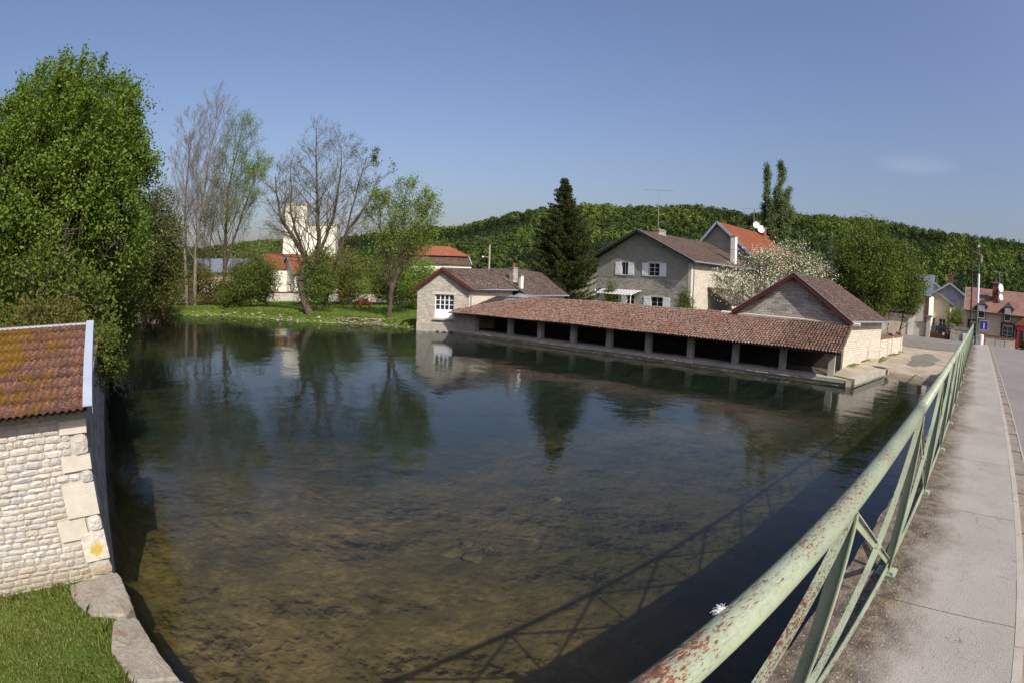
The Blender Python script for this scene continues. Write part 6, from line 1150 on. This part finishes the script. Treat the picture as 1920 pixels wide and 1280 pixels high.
for yy in (-.35, -4.15):
    xx = 73.82; c = MB(); c.box(xx, yy-.62, 3.9, xx+3.0, yy+.62, 5.85); dm = c.build('dormer', M['brick'], dh); wd = WallF((xx-.004, yy+.62), (xx-.004, yy-.62)); fbox(wd, .14, 1.10, 4.15, 5.72, .0, .03).build('dormer_frame', M['plaster_white'], dm)
    fbox(wd, .22, 1.02, 4.25, 4.95, .031, .04).build('pane', M['glass'], dm); fbox(wd, .22, 1.02, 4.951, 5.68, .031, .06).build('roller_blind', M['white_paint'], dm)
    for s_ in (-1, 1): m = MB(); a = Vector((xx-.35, yy+s_*.95, 5.62)); b = Vector((xx+3, yy+s_*.95, 5.62)); rr_ = Vector((xx+3, yy, 6.45)); rl_ = Vector((xx-.35, yy, 6.45)); slope(dh, [a, b, rr_, rl_] if s_ < 0 else [b, a, rl_, rr_], M['slate'], .1, 'dormer_roof')
    m = MB(); m.prism([(xx, yy-.6, 5.851), (xx+.1, yy-.6, 5.851), (xx+.1, yy+.6, 5.851), (xx, yy+.6, 5.851)], [(xx, yy-.03, 6.33), (xx+.1, yy-.03, 6.33), (xx+.1, yy+.03, 6.33), (xx, yy+.03, 6.33)]); m.build('dormer_gable', M['plaster_cream'], dm)
MB().box(76.3, -2.75, 6.3, 77.1, -1.85, 8.6).build('chimney', M['brick'], dh); MB().box(76.2, -2.85, 8.601, 77.2, -1.75, 8.75).build('chimney_cap', M['concrete_d'], dh); MB().lathe((76.7, -2.3, 8.751), [(.15, 0), (.12, .4)], 8).build('chimney_pot', M['brick'], dh)
dish('upper satellite dish on the chimney of the dormered house', (76.0, -3.0, 8.1), .52, (-.7, -.7, .15)); dish('lower satellite dish on the chimney of the dormered house', (76.0, -3.1, 7.0), .40, (-.7, -.7, .15))
tv_antenna('aerial above the pink roof of the dormered house', (77.5, -2.9, 7.5), 2.6, 2.5, 3.4, 9, mast=.035)
m = MB(); m.prism([(72.6, -5.9, 4.2), (74.3, -5.9, 4.2), (74.3, -4.0, 4.2), (72.6, -4.0, 4.2)], [(72.6, -4.98, 5.05), (74.3, -4.98, 5.05), (74.3, -4.92, 5.05), (72.6, -4.92, 5.05)]); 
cn = thing('door_canopy', 'small brown gabled canopy over the door of the dormered house', 'canopy', (73, -6.6, 3.9)); m = MB(); m.prism([(72.7, -7.6, 3.85), (74.2, -7.6, 3.85), (74.2, -5.1, 3.85), (72.7, -5.1, 3.85)], [(72.7, -6.4, 4.75), (74.2, -6.4, 4.75), (74.2, -6.3, 4.75), (72.7, -6.3, 4.75)]); m.build('roof', M['roof_orange'], cn); MB().box(72.8, -7.5, 3.6, 74.1, -5.2, 3.84).build('beam', M['timber'], cn)
for yy in (-5.3, -7.4): MB().box(72.85, yy-.07, 1.1, 73.0, yy+.07, 3.6).build('post', M['timber'], cn)
ef = thing('red_entrance_frame', 'bright red entrance frame at the right end of the low stone wall', 'gateway', (70.2, -5.9, 1.2)); M['crimson'] = m_plain('crimson_paint', (.30, .025, .04), (.24, .02, .035), 3, .4)
for yy in (-5.55, -7.6): MB().box(70.0, yy-.2, 1.0, 70.35, yy+.2, 3.35).build('upright', M['crimson'], ef)
MB().box(69.98, -7.9, 3.351, 70.37, -5.3, 3.7).build('crossbeam', M['crimson'], ef)
lw_ = thing('low_stone_wall', 'low cream stone wall with brick coping in front of the dormered house', 'wall', (69.5, -2.6, 1.2)); w = WallF((69.6, -.2), (69.6, -5.2)); wall(lw_, w, 1.0, 2.30, M['lime_bright'], thick=.3, name='masonry'); fbox(w, 0, w.L, 2.301, 2.45, -.36, .06).build('coping', M['roof_rust'], lw_)
tf = thing('metal_table', 'tubular metal table frame standing before the low stone wall', 'table', (68.6, -3.1, 1.2)); m = MB()
for (a, b) in ((-2.4, 0), (-3.7, 0), (-2.4, .5), (-3.7, .5)): MB().tube([(68.4+b, a, 1.15), (68.4+b, a, 2.1)], .03, 5).build('leg', M['dark'], tf)
MB().box(68.35, -3.75, 2.10, 68.95, -2.35, 2.15).build('tabletop', M['wood_red'], tf)
# bits by the far end of the railing
wc = thing('white_cylinder', 'white cylindrical concrete planter at the end of the railing', 'planter', (39.0, -.30, DZ)); MB().lathe((39.0, -.30, DZ+.001), [(.17, 0), (.18, .04), (.18, .56), (.195, .59)], 20).build('drum', M['white_paint'], wc); MB().lathe((39.0, -.30, DZ+.592), [(.17, 0), (.13, .03), (.01, .035)], 16).build('lid', M['plaster_white'], wc)
hy = thing('fire_hydrant', 'red fire hydrant beside the white planter', 'fire hydrant', (39.3, -.60, DZ)); MB().lathe((39.3, -.60, DZ+.001), [(.07, 0), (.07, .04), (.05, .05), (.05, .32), (.065, .34), (.06, .40), (.02, .45)], 10).build('body', M['red'], hy); MB().tube([(39.3, -.69, DZ+.25), (39.3, -.51, DZ+.25)], .025, 8).build('outlet', M['red'], hy)
rs = thing('road_sign', 'blue square dead-end sign with white T on a post', 'sign', (50, -.52, 1.6)); MB().tube([(50, -.52, 1.6), (50, -.52, 4.2)], .035, 6).build('post', M['metal'], rs)
b = MB().box(49.94, -.96, 3.42, 49.965, -.16, 4.16).build('sign_plate', M['white_paint'], rs); MB().box(49.93, -.93, 3.45, 49.9395, -.19, 4.13).build('blue_field', M['blue'], b); MB().box(49.92, -.61, 3.50, 49.9295, -.51, 3.93).build('white_stem', M['white_paint'], b); MB().box(49.92, -.73, 3.9305, 49.9295, -.39, 4.01).build('red_bar', M['red'], b)
b = MB().box(49.94, -.92, 2.85, 49.965, -.20, 3.20); b.build('brown_plate', m_plain('brown_sign', (.30, .10, .03), (.26, .09, .03), 2, .5), rs)
lp = thing('street_lamp', 'tall slim street lamp with an orange lantern at the end of the railing', 'street lamp', (38.4, .12, DZ)); MB().tube([(38.4, .10, DZ), (38.4, .12, 5.2), (38.4, .14, 9.05)], [.075, .06, .04], 10).build('pole', M['green_pole'], lp); MB().lathe((38.4, .10, DZ+.001), [(.11, 0), (.11, .5), (.07, .55)], 10).build('base', M['green_pole'], lp)
MB().tube([(38.4, .14, 5.3), (38.4, .13, 7.1)], .085, 8).build('cable_sleeve', M['white_paint'], lp); MB().bar((38.4, .14, 8.6), (38.4, -.12, 8.65), .05, .05).build('arm', M['dark'], lp)
MB().lathe((38.4, -.02, 7.80), [(.05, 0), (.13, .28), (.15, .32)], 10).build('lantern_glass', M['curtain'], lp); MB().lathe((38.4, -.02, 8.121), [(.17, 0), (.15, .12), (.05, .22), (.02, .27)], 10).build('lantern_hood', M['roof_orange'], lp); MB().box(38.3, .05, 8.75, 38.5, .2, 8.9).build('insulator', M['white_paint'], lp)
M['wood_dark'] = m_plain('tarred_pole', (.05, .03, .022), (.035, .022, .018), 3, .8)
tp_ = thing('telephone_pole', 'dark wooden telephone pole beside the street lamp', 'utility pole', (44, .7, 2.4)); MB().tube([(44, .68, 2.2), (44, .74, 9.45)], [.075, .05], 8).build('pole', M['wood_dark'], tp_); MB().tube([(44, .74, 9.4), (44, .6, 9.65), (44, .2, 9.7)], .03, 5).build('bracket', M['dark'], tp_)
cb = thing('overhead_cable', 'thin overhead cable crossing in front of the wooded hill', 'cable', (50, 10, 9)); pts = []
for i in range(21): q = i/20; pts.append((38.4+(70-38.4)*q, .14+(40)*q, 8.8+1.8*q-1.2*4*q*(1-q)*.5))
MB().tube(pts, .018, 4).build('wire', M['dark'], cb)
# ---------------- meadow: pony, bank stones ----------------
def pony():
    o = thing('brown_pony', 'small chestnut pony grazing on the meadow', 'pony', (29.2, 59.0, .82)); z0 = gz(29.2, 59.0); d = Vector((-.75, .66, 0)); s_ = Vector((-d.y, d.x, 0)); c = Vector((29.2, 59.0, z0))
    M['pony'] = m_plain('chestnut_coat', (.26, .095, .04), (.20, .07, .03), 3, .6, .05); M['mane'] = m_plain('flaxen_mane', (.42, .22, .10), (.30, .15, .07), 5, .8, .1)
    vs = [(0, 0, .80, .40), (.32, 0, .80, .40), (.60, 0, .82, .30), (.86, 0, .70, .21), (1.02, 0, .48, .16), (1.12, 0, .32, .15), (1.22, 0, .15, .11), (1.27, 0, .07, .08), (-.32, 0, .80, .40), (-.58, 0, .84, .35)]
    es = [(0, 1), (1, 2), (2, 3), (3, 4), (4, 5), (5, 6), (6, 7), (0, 8), (8, 9)]
    def leg(root, pts):
        p = root
        for q in pts: vs.append(q); es.append((p, len(vs)-1)); p = len(vs)-1
    for s in (-1, 1):
        leg(2, [(.55, .13*s, .58, .16), (.54+.05*s, .14*s, .38, .09), (.54+.06*s, .14*s, .10, .065), (.58+.06*s, .14*s, .02, .075)])
        leg(9, [(-.58, .14*s, .60, .21), (-.66, .14*s, .42, .11), (-.72-.06*s, .14*s, .32, .08), (-.66-.06*s, .14*s, .09, .065), (-.62-.06*s, .14*s, .02, .075)])
    me = bpy.data.meshes.new('body'); me.from_pydata([tuple(d*v[0]+s_*v[1]+Vector((0, 0, v[2]))) for v in vs], es, []); b = bpy.data.objects.new('body', me); C.objects.link(b); b.parent = o; b.location = (0, 0, z0-.82); me.materials.append(M['pony'])
    sk = b.modifiers.new('skin', 'SKIN'); 
    for i, v in enumerate(vs): me.skin_vertices[0].data[i].radius = (v[3], v[3]); me.skin_vertices[0].data[i].use_root = (i == 0)
    b.modifiers.new('sub', 'SUBSURF').levels = 2; b.modifiers['sub'].render_levels = 2; ORG[b.name] = (29.2, 59.0, .82)
    m = MB()
    for i in range(14): p = c+d*(.62+.035*i)+Vector((0, 0, 1.04-.05*i)); m.tube([p, p+s_*.07*(1 if i % 2 else -1)+Vector((0, 0, -.14)), p+s_*.12*(1 if i % 2 else -1)+Vector((0, 0, -.26))], [.04, .035, .015], 5)
    m.build('mane', M['mane'], o); p = c+d*-.78+Vector((0, 0, .95)); MB().tube([p+d*.05, p-d*.08+Vector((0, 0, -.15)), p-d*.10+Vector((0, 0, -.65))], [.05, .07, .03], 7).build('tail', M['mane'], o)
    for s in (-1, 1): q = c+d*1.0+s_*.06*s+Vector((0, 0, .60)); MB().tube([q, q+Vector((0, 0, .05))-d*.02, q+s_*.03*s+Vector((0, 0, .12))-d*.03], [.03, .035, .008], 6).build('ear', M['pony'], o)
    for s in (-1, 1): q = c+d*1.12+s_*.098*s+Vector((0, 0, .36)); MB().lathe(q-Vector((0, 0, .012)), [(.004, 0), (.016, .012), (.004, .026)], 6).build('eye', M['dark'], o)
pony()
RD = [rock_mesh('bank_rock', s+20, M['rock_dry'], .5, 1) for s in range(6)]
bk = RIV[13-1:22-3]; bank = [tuple(p) for p in RIV[8:19]]; r = random.Random(8); placed = 0
segs_ = [(bank[i], bank[i+1]) for i in range(len(bank)-1)]
for (a, b) in segs_:
    a = Vector(a); b = Vector(b); L = (b-a).length; n = int(L*3.6)
    if a.y < 45: n = int(L*2)
    for k in range(n):
        p = a.lerp(b, r.random()); nn_ = Vector(((b-a).y, -(b-a).x)).normalized(); off = r.uniform(-.2, .5); q = p+nn_*off*(1 if river_sd(np.array([p.x+nn_.x]), np.array([p.y+nn_.y]))[0] < 0 else -1)
        s = r.uniform(.08, .28); o = bpy.data.objects.new('bank_rock', RD[r.randrange(6)]); C.objects.link(o); o.location = (q.x, q.y, gz(q.x, q.y)+s*.18); o.scale = (s*1.25, s, s*.8); o.rotation_euler = (r.uniform(-.3, .3), r.uniform(-.3, .3), r.uniform(0, 6)); placed += 1
        tag(o, 'rough pale limestone rock lining the water edge of the meadow bank', 'rock', 'rocks along the meadow bank')
# collapsed dry stone revetment near the young tree
rv = thing('dry_stone_bank', 'tumbledown dry stone revetment on the bank between the two dark trunks', 'wall', (23.8, 50.2, .1))
for i in range(95):
    q = i/95; a = Vector((22.2, 51.6)).lerp(Vector((25.6, 47.5)), r.random()); k = r.randrange(5); p = a+Vector((.77, .64))*(.12*k+.05); s = r.uniform(.14, .26); inst('stone', RD[r.randrange(6)], rv, (p.x, p.y, .06+.12*k), (r.uniform(-.15, .15), r.uniform(-.15, .15), r.uniform(-.4, .4)+.8), (s*1.4, s*.9, s*.55))
# rough grass along the bank and low weeds
M['bankgrass'] = m_leaf('bank_grass', (.05, .095, .012), (.13, .20, .03), .3, .5, (.25, .25, .09), .2)
def bank_blades(n, seed):
    g = np.random.default_rng(seed); P = []; a = np.array(bank); L = np.hypot(*(a[1:]-a[:-1]).T); k = g.choice(len(L), n, p=L/L.sum()); t_ = g.random(n); p = a[k]+(a[k+1]-a[k])*t_[:, None]; d = (a[k+1]-a[k])/L[k][:, None]; nn_ = np.stack([d[:, 1], -d[:, 0]], 1); off = g.uniform(.3, 3.2, n)
    test = river_sd(p[:, 0]+nn_[:, 0], p[:, 1]+nn_[:, 1]) < 0; p = p+nn_*(off*np.where(test, 1, -1))[:, None]; return p[(p[:, 1] > 43.4) & (river_sd(p[:, 0], p[:, 1]) < -.1)]
p = bank_blades(26000, 3); zz = ground_h(p[:, 0], p[:, 1])[0]; g = np.random.default_rng(4); Pq = np.stack([p[:, 0], p[:, 1], zz+.08], 1); V_, F_ = quads(Pq, g.normal(size=(len(p), 3))*np.array([1, 1, .25]), g.uniform(.05, .16, len(p)), .5, rg=g); tag(npmesh('bank_weeds', V_, F_, M['bankgrass'], None, g.random(len(F_))), kind='stuff')
g = np.random.default_rng(6); n = 90000; x = g.uniform(10, 50, n); y = g.uniform(46, 84, n); k = (river_sd(x, y) < -1.0); x = x[k]; y = y[k]; zz = ground_h(x, y)[0]; cl_ = vnoise(x, y, 1.2, 8); k = cl_+g.normal(0, .5, len(x)) > -.1; x = x[k]; y = y[k]; zz = zz[k]
V_, F_ = quads(np.stack([x, y, zz+.05], 1), g.normal(size=(len(x), 3))*np.array([1, 1, .2]), g.uniform(.04, .12, len(x)), .5, rg=g); tag(npmesh('meadow_grass', V_, F_, M['bankgrass'], None, g.random(len(F_))*.8), kind='stuff')
# weeds at the foot of the barn wall and the pale stones in the river's far weir
g = np.random.default_rng(9); n = 2600; q = g.random(n)**1.0; x = 35.4+14.6*q; y = 8.75-1.45*q-g.random(n)**2*.5; k = vnoise(x, y, 2.0, 2) > .1; x = x[k]; y = y[k]; zz = ground_h(x, y)[0]+.15; V_, F_ = quads(np.stack([x, y, zz], 1), g.normal(size=(len(x), 3)), g.uniform(.03, .08, len(x)), .6, rg=g); tag(npmesh('wall_weeds', V_, F_, M['bankgrass'], None, g.random(len(F_))), kind='stuff')
we = thing('stone_weir', 'small pale stone weir at the far left end of the pool', 'weir', (0, 75.5, .1)); 
for i in range(6): MB().box(-3+i*1.2, 75.9-i*.35, -.6, -1.86+i*1.2, 76.6-i*.35, .32+.03*math.sin(i*3)).build('stone', M['concrete'], we)
